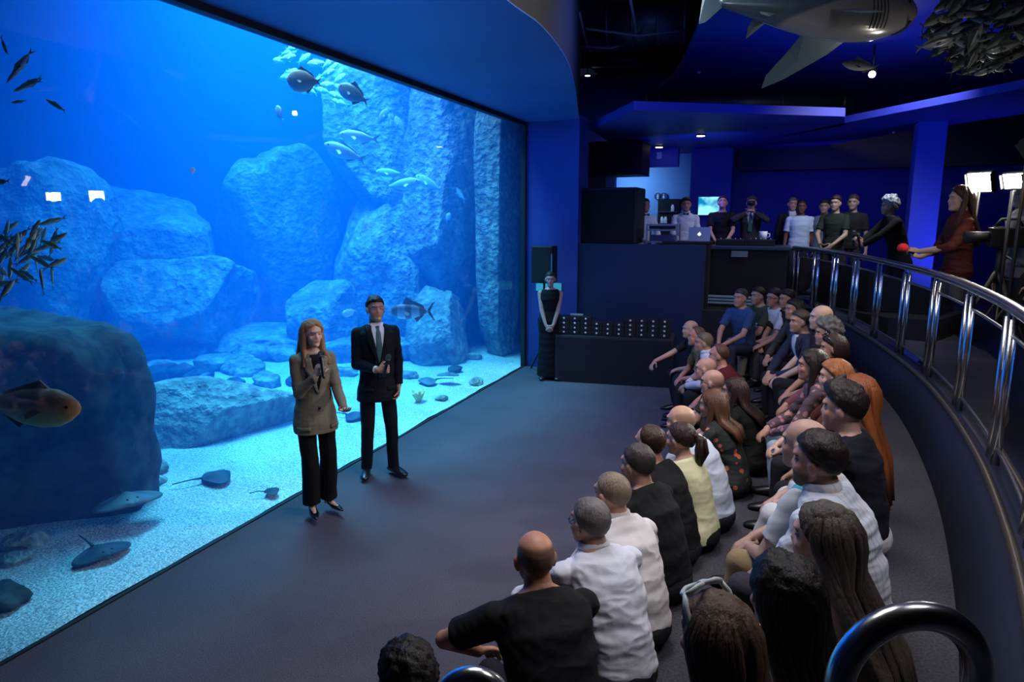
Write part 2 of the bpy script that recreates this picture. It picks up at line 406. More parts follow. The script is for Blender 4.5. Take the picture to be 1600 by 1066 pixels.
# shelf with pale goods; their brightness is a weak added glow
p = aty(1045, 335, 16.3); sh = empty('display_shelf', (p[0], 16.3, L3)); tag(sh, 'dark shelf unit with pale goods against the pale blue corridor wall', 'shelf')
G().box((-.24, -.1, 0), (.24, .2, 1.85)).build('cabinet', M_black, sh)
for z in (1.0, 1.28, 1.55): G().box((-.22, -.14, z), (.22, -.1, z + .02)).build('shelf_board', mat('shelf_board', (.1, .12, .16), .5), sh)
for k, (x, z) in enumerate([(-.13, 1.3), (-.05, 1.3), (.1, 1.57), (.12, 1.02)]):
    o = G().tube([(0, 0, 0), (0, 0, .1), (0, 0, .15)], [.035, .035, .018], 12).build('bottle', mat('glowing_pale_goods', (.6, .7, .8), .4, emit=(.6, .75, 1), estr=.15), None, True)
    o.location = (p[0] + x, 16.17, L3 + z); tag(o, ['pale bottle left on the middle board of the corridor shelf', 'pale bottle right of another on the middle board of the corridor shelf', 'pale bottle on the top board of the corridor shelf', 'pale bottle on the lowest board of the corridor shelf'][k], 'bottle', 'bottles on the corridor shelf')
# wall tv
c0 = aty(1092, 308, 15.45); c1 = aty(1124, 336, 15.45)
tv = empty('television', ((c0[0] + c1[0]) / 2, 15.42, (c0[2] + c1[2]) / 2)); tag(tv, 'flat television showing turquoise sea, on the bright blue column', 'television')
hw = (c1[0] - c0[0]) / 2; hh = (c0[2] - c1[2]) / 2
G().box((-hw - .02, 0, -hh - .02), (hw + .02, .06, hh + .02)).build('casing', M_blackgloss, tv)
ms = mat('tv_screen', (.0, .0, .0), .4); n_, l_ = nodes(ms); tc = n_.new('ShaderNodeTexCoord'); nz = n_.new('ShaderNodeTexNoise'); nz.inputs['Scale'].default_value = 3.5; nz.inputs['Detail'].default_value = 2
rp = n_.new('ShaderNodeValToRGB'); e = rp.color_ramp.elements; e[0].position = .4; e[0].color = (.0, .25, .55, 1); e[1].position = .56; e[1].color = (.35, 1, 1, 1)
l_.new(tc.outputs['Object'], nz.inputs[0]); l_.new(nz.outputs['Fac'], rp.inputs[0]); l_.new(rp.outputs[0], n_['Principled BSDF'].inputs['Emission Color']); n_['Principled BSDF'].inputs['Emission Strength'].default_value = 1.1
G().box((-hw, -.006, -hh), (hw, 0.001, hh)).build('screen', ms, tv)
# downlights
M_lamp = mat('lamp_glow', (1, 1, 1), .5, emit=(1, .97, .85), estr=12)
def downlight(px, py, z, r, label, glow=12):
    p = atz(px, py, z); o = empty('downlight', p); tag(o, label, 'ceiling light')
    G().tube([(0, 0, .02), (0, 0, -.015)], r * 1.25, 20).build('trim_ring', M_black, o, True)
    G().tube([(0, 0, -.01), (0, 0, -.022)], r, 20).build('lens', mat('lamp_glow_%g' % glow, (1, 1, 1), .5, emit=(1, .97, .85), estr=glow), o)
    if z > 5.05: G().tube([(0, 0, .02), (0, 0, 5.95 - z)], .01, 8).build('stem', M_black, o, True)
    l = bpy.data.lights.new('downlight_beam', 'SPOT'); l.energy = 25; l.color = (1, .93, .8); l.spot_size = 1.6; l.spot_blend = .8; l.shadow_soft_size = .05
    lo = bpy.data.objects.new('downlight_beam', l); COL.objects.link(lo); lo.location = (p[0], p[1], p[2] - .05)
downlight(1095, 211, 3.99, .07, 'round white downlight in the far blue ceiling, right of the two there')
downlight(1030, 229, 3.99, .07, 'round white downlight in the far blue ceiling, left of the two there')
downlight(918, 117, 5.4, .05, 'small white lamp in the dark open ceiling beside the curved fascia')
for px, py in ((1397, 207), (1092, 113)):
    p = atz(px, py, 3.98 if py > 150 else 4.98); o = G().ell((0, 0, 0), (.03, .03, .02)).build('smoke_detector', mat('pale_plastic', (.7, .7, .75), .4), None, True); o.location = p
    tag(o, 'small pale smoke detector on the low far ceiling near the right column' if py > 150 else 'small pale smoke detector on the blue ceiling panel left of the shark', 'smoke detector')
p = aty(1030, 243, 15.15); o = G().box((-.05, 0, -.07), (.05, .03, .07)).build('wall_speaker', mat('pale_blue_box', (.25, .4, .8), .5)); o.location = p
tag(o, 'small pale blue box on the blue lintel under a downlight', 'speaker')

# ducts in the open ceiling
def duct(name, px0, px1, z, r, label):
    a = atz(*px0, z); b = atz(*px1, z); o = empty(name, (a + b) / 2); tag(o, label, 'duct'); d = (b - a) / 2
    G().tube([-d, d], r, 20).build('pipe', mat('duct_metal', (.035, .045, .05), .45, .5), o, True)
    for t in (-.9, -.3, .3, .9):
        G().tube([d * t - unit(d) * .02, d * t + unit(d) * .02], r * 1.08, 20).build('joint_ring', mat('duct_ring', (.06, .07, .08), .4, .6), o, True)
duct('air_duct', (945, 40), (1078, 30), 5.4, .30, 'fat round dark duct crossing the open black ceiling at top')
duct('air_duct', (905, 95), (1060, 92), 5.6, .14, 'thin dark duct under the black ceiling beyond the fat one')
duct('air_duct', (1010, 160), (1330, 160), 4.6, .16, 'long dark duct running in the gap below the blue ceiling panel')
for k, (a_, b_) in enumerate([((905, 20), (922, 80)), ((985, 0), (1000, 60)), ((915, 45), (1075, 47)), ((905, 72), (1000, 62))]):
    p = atz(*a_, 5.1); q_ = atz(*b_, 5.2); m_ = (p + q_) / 2 + np.array((0, 0, -.08))
    o = G().tube([p, m_, q_], .018, 8).build('cable', mat('grey_cable', (.10, .10, .10), .5), None, True)
    tag(o, ['grey cable drooping beside the curved fascia edge', 'grey cable crossing in front of the fat duct', 'thin grey conduit running across the fat duct', 'thin grey conduit sloping behind the fat duct'][k], 'cable')

# ---- parapet of the gallery behind the stage
struct('wall_parapet', G().box((-3.13, 10.98, 0), (-1.1, 11.15, 2.13)), M_navy)
struct('wall_parapet', G().box((-3.13, 11.15, 0), (-1.1, 12.75, L3)), M_navy)
struct('wall_parapet', G().box((-1.1, 11.02, 0), (.2, 12.75, L3 - .01)), M_black)
# counter right of the parapet
ct = empty('bar_counter', (-.45, 12.0, L3)); tag(ct, 'black bar counter with dark glass front right of the navy parapet', 'counter')
G().box((-.66, -.4, 0), (.55, .3, .92)).build('body', mat('counter_black', (.01, .01, .012), .25), ct)
G().box((-.7, -.46, .92), (.58, .36, .98)).build('countertop', mat('counter_top', (.02, .035, .06), .3), ct, bevel=.01)
p0 = aty(1143, 392, 11.55); p1_ = aty(1168, 402, 11.55)
G().box((p0[0] + .45, -.45, p1_[2] - L3), (p1_[0] + .45, -.43, p0[2] - L3)).build('notice', mat('grey_notice', (.10, .14, .15), .5), ct)
p = atz(1125, 463, 1.5)
o = empty('shelf', (-.75, 11.3, 1.2)); tag(o, 'pale metal shelf bars low under the bar counter behind the far seats', 'shelf')
for z in (.0, .05, .1): G().box((-.3, -.02, z), (.45, .02, z + .03)).build('bar', mat('pale_shelf', (.22, .30, .32), .4), o)

# ================================================================== TANK
struct('wall_tank_back', G().box((-16.2, -.5, -1), (-16, 14.2, 9.8)), mat('tank_wall', (.05, .12, .3), .9))
struct('wall_tank_far', G().box((-16.2, 13.6, -1), (GX - .05, 13.8, 9.8)), mat('tank_wall2', (.05, .12, .3), .9))
struct('wall_tank_near', G().box((-16.2, -.7, -1), (GX - .05, -.5, 9.8)), M_black)
struct('ceiling_tank', G().box((-16.2, -.7, 9.7), (GX - .05, 13.8, 9.8)), M_black)
struct('wall_tank_top', G().box((GX - .018, -.7, 4.1), (GX - .004, 13.8, 9.8)), M_black)
struct('wall_tank_end', G().box((GX - .018, GY1 + .03, -.3), (GX - .004, 13.8, 4.2)), M_black)
# water
mw = bpy.data.materials.new('water'); mw.use_nodes = True; n_, l_ = nodes(mw); n_.remove(n_['Principled BSDF'])
sc = n_.new('ShaderNodeVolumeScatter'); sc.inputs['Color'].default_value = (.01, .22, .80, 1); sc.inputs['Density'].default_value = .14; sc.inputs['Anisotropy'].default_value = .0
ab = n_.new('ShaderNodeVolumeAbsorption'); ab.inputs['Color'].default_value = (.0, .585, .88, 1); ab.inputs['Density'].default_value = .36
ad = n_.new('ShaderNodeAddShader'); l_.new(sc.outputs[0], ad.inputs[0]); l_.new(ab.outputs[0], ad.inputs[1]); l_.new(ad.outputs[0], n_['Material Output'].inputs['Volume'])
wo = G().box((-15.95, -.45, -.9), (GX - .02, 13.55, 6.7)).build('water', mw); tag(wo, 'clear blue water filling the big aquarium tank', 'water', kind='stuff')

# sand bed
def sandz(x, y):
    P = np.stack([x, y, 0 * x], 1); d = np.clip(GX - x, 0, 20)
    return -.005 + .045 * d + .035 * sn(P, 1.6, 3, 2) * ss(d, .1, 1.2) + .012 * sn(P, 9, 5, 2)
nx, ny = 150, 170
X, Y = np.meshgrid(GX - .04 - np.linspace(0, 1, nx) ** 1.3 * 11.8, np.linspace(.0, 13.5, ny), indexing='ij')
Z = sandz(X.ravel(), Y.ravel())
me = bpy.data.meshes.new('sand'); V = np.stack([X.ravel(), Y.ravel(), Z], 1)
Fs = [(i * ny + j, i * ny + j + 1, (i + 1) * ny + j + 1, (i + 1) * ny + j) for i in range(nx - 1) for j in range(ny - 1)]
me.from_pydata(V.tolist(), [], Fs); me.shade_smooth(); me.update()
tag(obj('sand_bed', me, M_sand), 'pale speckled sand covering the tank floor', 'sand', kind='stuff')
def ats(px, py):
    z = 0.
    for _ in range(12): p = atz(px, py, z); z = .5 * z + .5 * sz(p[0], p[1])
    return p
def sz(x, y): return float(sandz(np.array([x]), np.array([y]))[0])

_ico = {}
def ico(sub):
    if sub not in _ico:
        import bmesh
        bm = bmesh.new(); bmesh.ops.create_icosphere(bm, subdivisions=sub, radius=1)
        _ico[sub] = (np.array([v.co[:] for v in bm.verts]), [tuple(v.index for v in f.verts) for f in bm.faces]); bm.free()
    return _ico[sub]
def rock_mesh(size, seed, rough=.16, flats=9, sub=5, blocky=3.0, fr=2.2):
    V, Fs = ico(sub); rg = np.random.RandomState(seed)
    p = blocky; V = V / (np.abs(V) ** p).sum(1)[:, None] ** (1 / p)
    for k in range(flats):
        nrm = unit(rg.normal(size=3)); d = rg.uniform(.68, .92); h = V @ nrm - d; V = V - np.outer(np.clip(h, 0, 9), nrm)
    V = V * (1 + rough * sn(V, fr, seed + 1, 4)[:, None] + .035 * sn(V, 12, seed + 2, 3)[:, None])
    V = V * np.array(size); me = bpy.data.meshes.new('rock'); me.from_pydata(V.tolist(), [], Fs); me.shade_smooth(); me.update(); return me
def rock(center, size, seed, label, m=None, rz=0, group=None, name='rock', **k):
    o = obj(name, rock_mesh(size, seed, **k), m or M_rock); o.location = center; o.rotation_euler = (0, 0, rz)
    return tag(o, label, 'rock', group)
def rock_on(px, py, up, size, seed, label, m=None, rz=0, **k):
    p = ats(px, py); return rock((p[0], p[1], p[2] + up), size, seed, label, m, rz, **k)
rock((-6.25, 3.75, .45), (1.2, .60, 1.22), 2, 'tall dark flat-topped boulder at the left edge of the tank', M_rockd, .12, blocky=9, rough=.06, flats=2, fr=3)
rock_on(345, 672, .17, (.50, .98, .46), 12, 'broad flat pale boulder lying on the sand left of the presenters', M_rock, -.35, blocky=4, rough=.08)
rock_on(505, 548, .45, (.75, .75, .80), 3, 'pale rounded rock mound behind the two presenters', M_rock, .4)
rock_on(690, 560, .42, (.50, .62, .82), 4, 'pale craggy rock rising right of the man and the striped fish', M_rock, .1, rough=.22)
rock_on(575, 560, .05, (1.0, .5, .3), 5, 'low pale rock ledge behind the presenters', M_rock, .8)
rock_on(380, 545, .1, (1.5, .8, .30), 6, 'low pale ridge at the far side of the sand', M_rock, .3)
rock_on(215, 540, .2, (.9, .8, .75), 7, 'hazy blue rock mound right of the dark boulder', M_rock, .3)
p = aty(790, 400, 11.45); rock((p[0] - .25, 11.85, 1.7), (.34, .55, 2.9), 8, 'tall rock pillar against the right end of the glass', M_rock, 0, blocky=6, rough=.08)
p = aty(745, 400, 12.6); rock((p[0], 12.4, 2.6), (.6, .5, 3.6), 9, 'tall dark rock pillar behind the right end pillar', M_rockd, 0, blocky=4, rough=.1)
# rock masses far behind in the haze
for k, (px, py, D, sx, sy, sz_, lab) in enumerate([
        (215, 440, 12.6, 1.3, 1.2, 1.9, 'wide hazy rock tower left of the tank centre'),
        (440, 385, 13.8, 1.2, 1.0, 1.9, 'broad hazy rock tower in the middle of the tank'),
        (610, 245, 13.4, 1.3, 1.0, 2.0, 'hazy rock crag under the upper edge of the glass'),
        (620, 420, 13.2, 1.0, 1.0, 2.0, 'hazy rock column behind the man'),
        (700, 300, 12.8, .6, .8, 3.0, 'hazy ribbed rock column near the right end'),
        (75, 420, 11.0, .9, .9, 1.5, 'hazy rock mass above the dark boulder'),
        (290, 470, 12.0, 1.2, 1.0, .9, 'low hazy rock hump at the foot of the rock towers')]):
    c = atd(px, py, D); rock(tuple(c), (sx, sy, sz_), 40 + k, lab, M_rock, k * .7, rough=.22, fr=2.6)
o = rock((-15.0, 7.0, 1.4), (.9, 7.4, 1.9), 60, 'long hazy rock bank along the far side of the tank', M_rock, 0, rough=.25, fr=6)
# small stones on the sand
ORD = 'first second third fourth fifth sixth seventh eighth ninth tenth eleventh twelfth thirteenth fourteenth fifteenth sixteenth seventeenth eighteenth nineteenth twentieth'.split()
stones = [(232, 560, .28), (215, 640, .20), (165, 560, .16), (250, 590, .22), (205, 770, .13), (225, 745, .16), (170, 755, .18), (45, 850, .14), (20, 880, .10), (10, 940, .13),
          (200, 690, .12), (235, 680, .13), (285, 625, .18), (330, 540, .30), (380, 580, .30), (440, 560, .25), (640, 590, .12), (710, 580, .12), (735, 560, .16), (690, 625, .08),
          (500, 600, .2), (405, 545, .25), (745, 600, .10), (240, 755, .1), (150, 645, .15), (180, 600, .22), (620, 560, .2), (460, 600, .14), (520, 560, .2), (310, 590, .16), (190, 625, .25), (255, 615, .16), (285, 585, .22), (340, 575, .24), (390, 560, .3), (420, 600, .2), (170, 665, .2), (225, 600, .26), (265, 655, .14), (130, 590, .2), (480, 570, .24), (600, 575, .2), (360, 605, .14), (205, 715, .18), (195, 650, .12), (300, 555, .26), (545, 585, .16), (245, 580, .2)]
def nth(i, n): return ORD[i] + ' from the left' if i < 15 else ORD[n - 1 - i] + ' from the right' if n - i < 16 else ORD[i - 15] + ' of the middle ones'
stones.sort()
for k, (px, py, r_) in enumerate(stones):
    p = ats(px, py); z = p[2]
    rock((p[0], p[1], z + r_ * .25), (r_ * 1.3, r_, r_ * .6), 80 + k, ('small' if r_ < .15 else 'large') + ' loose stone on the tank sand, ' + nth(k, len(stones)), M_rock if k % 3 else M_rockd, k * 1.1, 'stones on the tank sand', 'stone', sub=4, rough=.25, flats=7)

# ---- fish
def fish_obj(name, L, col_top, col_bot, fat=.32, thick=.13, tail=.24, loc=(0, 0, 0), head=(1, 0, 0), roll=0, label='', cat='fish', group=None, bands=0, dorsal=.1, forked=.7, bend=0, mname=None, rough=.6, metal=0):
    """nose along local +X, length L"""
    o = empty(name, loc)
    xs = np.array([.5, .47, .40, .28, .12, -.05, -.2, -.31, -.36]) * L
    hs = np.array([.02, .3, .62, .92, 1, .88, .55, .26, .18]) * fat * L / 2
    ws = np.array([.02, .35, .7, .95, 1, .85, .5, .22, .10]) * thick * L / 2
    def by(x): return bend * L * ((.5 - x / L) ** 2)
    secs = [((x, by(x), -h * .08), (0, 1, 0), (0, 0, 1), w_, h) for x, h, w_ in zip(xs, hs, ws)]
    m = mat_fish(mname or name, col_top, col_bot, fat * L / 2, bands, rough, metal)
    G().loft(secs, 16).build('body', m, o, True)
    mf = mat((mname or name) + '_fin', tuple(c * .8 for c in col_top), .5)
    def fin(nm, pts, t=.008):
        t *= L; pts = np.array(pts) * L; n = len(pts)
        off = np.array([by(p[0]) for p in pts]); V = [(p[0], of + p[1] + t, p[2]) for p, of in zip(pts, off)] + [(p[0], of + p[1] - t, p[2]) for p, of in zip(pts, off)]
        Fs = [tuple(range(n)), tuple(range(2 * n - 1, n - 1, -1))] + [(i, n + i, n + (i + 1) % n, (i + 1) % n) for i in range(n)]
        G().add(V, Fs).build(nm, mf, o)
    h2 = fat / 2
    fin('tail_fin', [(-.34, 0, .03), (-.42, 0, tail * .35), (-.5, 0, tail / 2 + .01), (-.47 + .12 * forked, 0, 0), (-.5, 0, -tail / 2 - .01), (-.42, 0, -tail * .35), (-.34, 0, -.03)])
    fin('dorsal_fin', [(.22, 0, h2 * .8), (.12, 0, h2 + dorsal), (-.02, 0, h2 * .85 + dorsal * .55), (-.22, 0, h2 * .55 + dorsal * .35), (-.28, 0, h2 * .3)])
    fin('anal_fin', [(-.02, 0, -h2 * .8), (-.10, 0, -h2 - dorsal * .5), (-.24, 0, -h2 * .5 - dorsal * .2), (-.26, 0, -h2 * .3)])
    if L > .2:
        for s_ in (1, -1):
            y = s_ * thick / 2 * .9; V = np.array([(.2, y, -.02), (.08, y + s_ * .07, -.09), (.04, y + s_ * .05, -.05), (.12, y, 0)]) * L
            G().add(np.concatenate([V, V + [0, .004 * L, 0]]), [(0, 1, 2, 3), (7, 6, 5, 4), (0, 4, 5, 1), (1, 5, 6, 2), (2, 6, 7, 3), (3, 7, 4, 0)]).build('pectoral_fin', mf, o)
            G().ell((.40 * L, s_ * thick * .33 * L, .02 * L), (.018 * L, .01 * L, .018 * L), nu=10, nv=6).build('eye', M_blackgloss, o, True)
    hx = unit(head); q = Vector(hx).to_track_quat('X', 'Z'); o.rotation_euler = (q.to_matrix() @ Matrix.Rotation(roll, 3, 'X')).to_euler()
    return tag(o, label, cat, group)
def mat_fish(name, top, bot, h, bands, rough, metal):
    if name in _M: return _M[name]
    m = mat(name, top, rough, metal, bump=.15, bscale=60); n, l = nodes(m); b = n['Principled BSDF']
    tc = n.new('ShaderNodeTexCoord'); sp = n.new('ShaderNodeSeparateXYZ'); l.new(tc.outputs['Object'], sp.inputs[0])
    mr = n.new('ShaderNodeMapRange'); mr.inputs[1].default_value = -h * .7; mr.inputs[2].default_value = h * .35; l.new(sp.outputs['Z'], mr.inputs[0])
    mx = n.new('ShaderNodeMix'); mx.data_type = 'RGBA'; mx.inputs[6].default_value = (*bot, 1); mx.inputs[7].default_value = (*top, 1); l.new(mr.outputs[0], mx.inputs[0]); last = mx.outputs[2]
    if bands:
        s_ = n.new('ShaderNodeMath'); s_.operation = 'MULTIPLY'; s_.inputs[1].default_value = bands; l.new(sp.outputs['X'], s_.inputs[0])
        f_ = n.new('ShaderNodeMath'); f_.operation = 'SINE'; l.new(s_.outputs[0], f_.inputs[0])
        r2 = n.new('ShaderNodeMapRange'); r2.inputs[1].default_value = 0; r2.inputs[2].default_value = .4; r2.inputs[3].default_value = 1; r2.inputs[4].default_value = .35; l.new(f_.outputs[0], r2.inputs[0])
        v = n.new('ShaderNodeVectorMath'); v.operation = 'SCALE'; l.new(last, v.inputs[0]); l.new(r2.outputs[0], v.inputs['Scale']); last = v.outputs[0]
    l.new(last, b.inputs['Base Color']); return m
def tankfish(px, py, off, Lpx, ang, lab, name='fish', yawin=0, **k):
    """px,py in the photo; off metres behind the pane; ang: heading in the picture, degrees (0 = right, 180 = left)"""
    p = atx(px, py, GX - off); D = (p - _C) @ _f; L = Lpx * D / F
    a = math.radians(ang); hd = _r * math.cos(a) + _u * math.sin(a) + _f * yawin
    return fish_obj(name, L, loc=p, head=hd, label=lab, **k)
GREY = dict(col_top=(.62, .50, .42), col_bot=(.85, .72, .62))
SILV = dict(col_top=(.30, .50, .55), col_bot=(.85, .95, .95), fat=.30, dorsal=.05)
tankfish(476, 126, .35, 56, 175, 'large grey bream facing left near the top edge of the glass', fat=.62, thick=.2, dorsal=.07, mname='bream', name='bream', **GREY)
tankfish(553, 147, .5, 56, 150, 'dark grey bream just right of the paler one, nose up left', fat=.45, thick=.18, mname='bream_dark', name='bream', col_top=(.26, .28, .28), col_bot=(.55, .56, .54))
tankfish(562, 214, 1.2, 66, 172, 'silver fish swimming left, upper of the two below the breams', mname='silver_fish', **SILV)
tankfish(540, 238, 1.2, 72, 158, 'silver fish gliding down right, lower of the two below the breams', mname='silver_fish', **SILV)
tankfish(437, 177, 1.2, 26, 110, 'small bright fish left of the breams', mname='bright_fish', fat=.5, col_top=(.7, .95, .95), col_bot=(.9, 1, 1))
tankfish(628, 288, 1.4, 60, 10, 'silver fish, leftmost of the loose shoal right of the tank centre', mname='silver_fish', **SILV)
tankfish(672, 287, 1.4, 52, 150, 'silver fish nose up in the shoal right of the tank centre', mname='silver_fish', **SILV)
tankfish(610, 270, 1.8, 46, 175, 'silver fish swimming left above the loose shoal', mname='silver_fish', **SILV)
tankfish(718, 303, 1.4, 30, 130, 'small fish right of the loose shoal', mname='silver_fish', **SILV)
tankfish(625, 195, 2.2, 30, 120, 'small dark fish before the rock crag', mname='bream_dark', fat=.4, col_top=(.26, .28, .28), col_bot=(.55, .56, .54))
tankfish(597, 183, 2.2, 30, 60, 'small dark fish left of the rock crag fish', mname='bream_dark', fat=.4, col_top=(.26, .28, .28), col_bot=(.55, .56, .54))
tankfish(644, 486, .4, 72, 180, 'striped silver fish with raised dark tail beside the man', fat=.34, thick=.15, tail=.42, bands=34, mname='striped_fish', col_top=(.16, .12, .16), col_bot=(.75, .72, .75), dorsal=.14)
tankfish(546, 488, 1.0, 24, 200, 'small pale fish between woman and man', mname='bright_fish', fat=.5, col_top=(.7, .95, .95), col_bot=(.9, 1, 1))
tankfish(45, 633, .25, 165, -3, 'big brown grouper with dark back at the left edge of the tank', name='grouper', fat=.40, thick=.2, tail=.3, mname='grouper', col_top=(.13, .06, .04), col_bot=(.55, .38, .16), bands=0, dorsal=.05)
tankfish(155, 692, 1.4, 80, 5, 'long pale shark resting on the sand by the dark boulder', name='dogfish', fat=.18, thick=.14, mname='dogfish', col_top=(.25, .33, .36), col_bot=(.4, .5, .5))
tankfish(700, 340, 1.5, 16, 70, 'tiny pale fish in the blue right of centre', mname='bright_fish', fat=.5, col_top=(.7, .95, .95), col_bot=(.9, 1, 1))
tankfish(301, 267, .2, 12, 80, 'tiny pale fish alone in the blue upper left', mname='bright_fish', fat=.5, col_top=(.7, .95, .95), col_bot=(.9, 1, 1))
rg = np.random.RandomState(5)
proto = None
for k in range(26):
    px = 440 + 95 * rg.rand(); py = 72 + (px - 440) * .42 + 62 * rg.rand() - 10
    p = atx(px, py, GX - 2.3 - rg.rand()); a = math.radians(rg.choice([20, 160, 45, 200]) + rg.uniform(-20, 20)); hd = _r * math.cos(a) + _u * math.sin(a)
    if proto is None:
        proto = fish_obj('shoal_fish', .26, mname='bright_fish2', fat=.36, col_top=(.6, .9, .95), col_bot=(.9, 1, 1), loc=p, head=hd, label='small bright silver fish of the shoal under the top edge of the glass', group='shoal of small fish under the top edge'); continue
    c = copy_tree(proto); c.location = p; c.rotation_euler = Vector(hd).to_track_quat('X', 'Z').to_euler()
# slim green fish close to the glass at the left
for k, (px, py, L, ang, b_) in enumerate([(5, 70, 34, -65, .1), (32, 98, 60, 240, -.3), (20, 118, 30, 230, .1), (42, 133, 46, 205, -.2), (50, 128, 40, 200, .1), (89, 165, 40, 150, .1), (30, 159, 26, 187, .05)]):
    tankfish(px, py, .15, L, ang, ['slim green fish at the very left edge, heading down', 'largest slim green fish curving at the upper left', 'short slim fish under the curving green one', 'slim green fish, lower of two lying close together', 'slim green fish, upper of two lying close together', 'slim pale fish lowest right of the upper left group', 'thin pale fish lowest left of the upper left group'][k], name='slim_fish', fat=.16, thick=.1, tail=.14, dorsal=.03, bend=b_, mname='slim_fish', col_top=(.20, .30, .20), col_bot=(.60, .72, .55))
proto = None; rg = np.random.RandomState(9)  # shoal reflected in the pane, modelled as fish inside the tank
for k in range(46):
    px = 88 * rg.rand() ** 1.3; py = 395 + rg.normal() * 28 - px * .12; p = atx(px, py, GX - .12 - .8 * rg.rand())
    a = math.radians(rg.choice([60, 240, 45, 80, 150, 200]) + rg.uniform(-20, 20)); hd = _r * math.cos(a) + _u * math.sin(a) + _f * rg.uniform(-.4, .4)
    if proto is None:
        proto = fish_obj('slim_fish', .17, mname='slim_fish2', fat=.18, thick=.1, tail=.16, dorsal=.03, col_top=(.12, .20, .15), col_bot=(.45, .58, .46), loc=p, head=hd, label='slim dark green fish standing in for a shoal reflected at the left edge', group='stand-in for a reflected shoal at the left edge of the tank'); continue
    c = copy_tree(proto); c.location = p; c.rotation_euler = Vector(hd).to_track_quat('X', 'Z').to_euler()
# rays, and fish shadows modelled as rays: flat diamond bodies with whip tails
def ray_fish(px, py, W, ang, lab, z=.10, m=None, lift=.0, tail=1.0):
    p = ats(px, py); zz = p[2] + .05 + lift; o = empty('ray_or_shadow', (p[0], p[1], zz), ang)
    m = m or mat('ray_skin', (.12, .17, .19), .6, var=.3, vscale=6)
    n = 28; V = []; Fs = []
    for i in range(n + 1):
        t = i / n; x = .55 - t * 1.1
        half = (math.sin(PI * min(1, t * 1.02)) ** .75) * (.62 if t < .5 else .62 - .0 * t)
        for j in range(-8, 9):
            s_ = j / 8; V.append((x * W * .75, s_ * half * W, W * (.11 * (1 - abs(s_)) ** 1.5 * math.sin(PI * t) ** .6 + .05 * math.sin(abs(s_) * 3 + t * 4))))
    for i in range(n):
        for j in range(16): a = i * 17 + j; Fs.append((a, a + 1, a + 18, a + 17))
    me = G().add(V, Fs).mesh('b'); b = obj('body', me, m, o); so = b.modifiers.new('s', 'SOLIDIFY'); so.thickness = .03 * W; so.offset = 0
    G().tube([(-.38 * W, 0, .04 * W), (-.7 * W, .03 * W, .02), (-.7 * W - .5 * W * tail, .1 * W, .01)], [.04 * W, .02 * W, .005], 8).build('tail', m, o, True)
    for s_ in (-1, 1): G().ell((.27 * W, s_ * .09 * W, .10 * W), (.035 * W, .025 * W, .03 * W)).build('eye', M_blackgloss, o, True)
    return tag(o, lab, 'ray')
ray_fish(205, 822, .42, -.4, 'large grey ray gliding low over the sand at the lower left', z=.25, lift=.18, tail=.8)
ray_fish(160, 872, .34, -.2, 'dark shadow of a ray, modelled flat on the sand below the large grey one', m=mat('ray_or_shadow_dark', (.03, .06, .10), .7), tail=1)  # shadow of the gliding ray, modelled as a dark flat body
ray_fish(310, 590, .45, .5, 'grey ray with pointed wings on the sand behind the flat boulder', z=.25)
ray_fish(668, 600, .34, -2.4, 'grey ray on the sand right of the man', z=.15)
ray_fish(700, 600, .28, -1.2, 'pale ray with raised wing near the right end of the sand', z=.2, lift=.1)
ray_fish(225, 548, .4, .2, 'dark ray at the far side of the sand left of the stones', z=.4, m=mat('ray_or_shadow_dark', (.03, .06, .10), .7))
ray_fish(355, 536, .5, 1.6, 'dark blue ray resting on the far sand ridge', z=.6, m=mat('ray_or_shadow_dark', (.03, .06, .10), .7))
ray_fish(338, 752, .32, 1.1, 'dark fish shadow modelled as a flat body on the sand below the flat boulder', m=mat('ray_or_shadow_dark', (.03, .06, .10), .7))  # fish shadow on the sand, modelled as a dark flat body
ray_fish(425, 775, .16, .9, 'small dark ray on the sand beside the woman', m=mat('ray_or_shadow_dark', (.03, .06, .10), .7))
ray_fish(555, 655, .3, .2, 'dark ray on the sand between woman and man', m=mat('ray_or_shadow_dark', (.03, .06, .10), .7))
# yellow coral
p = ats(654, 628); co = empty('coral', (p[0], p[1], sz(p[0], p[1]))); tag(co, 'small yellow coral clump on the sand right of the man', 'coral')
for k in range(9):
    a = k * .7; G().tube([(0, 0, 0), (.04 * math.cos(a), .05 * math.sin(a), .07), (.07 * math.cos(a), .10 * math.sin(a), .13 + .02 * (k % 3))], [.03, .024, .02], 8).build('branch', mat('coral_yellow', (.75, .60, .25), .8), co, True)

# ================================================================== PEOPLE
M_skin = mat_attr('skin', .48, .35, bump=.06, bscale=120)
M_eyew = mat('eye_white', (.38, .33, .31), .4)
HAIRS = {}
def m_hair(c):
    k = 'hair_%.2f_%.2f_%.2f' % c
    return mat(k, c, .52, spec=.35, bump=.35, bscale=110, stretch=(1, 1, .10), var=.35, vscale=14)
CLOTHN = [0]
def m_cloth(c, name=None):
    return mat(name or 'cloth_%.3f_%.3f_%.3f' % tuple(c), c, .85, spec=.2, bump=.25, bscale=14, sheen=0)

def head_surface(D_):
    """distance from cranium centre to head surface along unit directions (head frame)"""
    c0 = np.array((0, -.008, .028)); out = np.zeros(len(D_))
    for c, r in (((0, -.012, .03), (.076, .096, .088)), ((0, .022, -.035), (.062, .070, .080)), ((0, .05, -.085), (.038, .035, .030))):
        q = (c0 - np.array(c)) / np.array(r); d = D_ / np.array(r); A = (d * d).sum(1); B = (d @ q); Cc = q @ q - 1; disc = B * B - A * Cc
        t = np.where(disc > 0, (-B + np.sqrt(np.abs(disc))) / A, 0); out = np.maximum(out, t)
    return c0, out

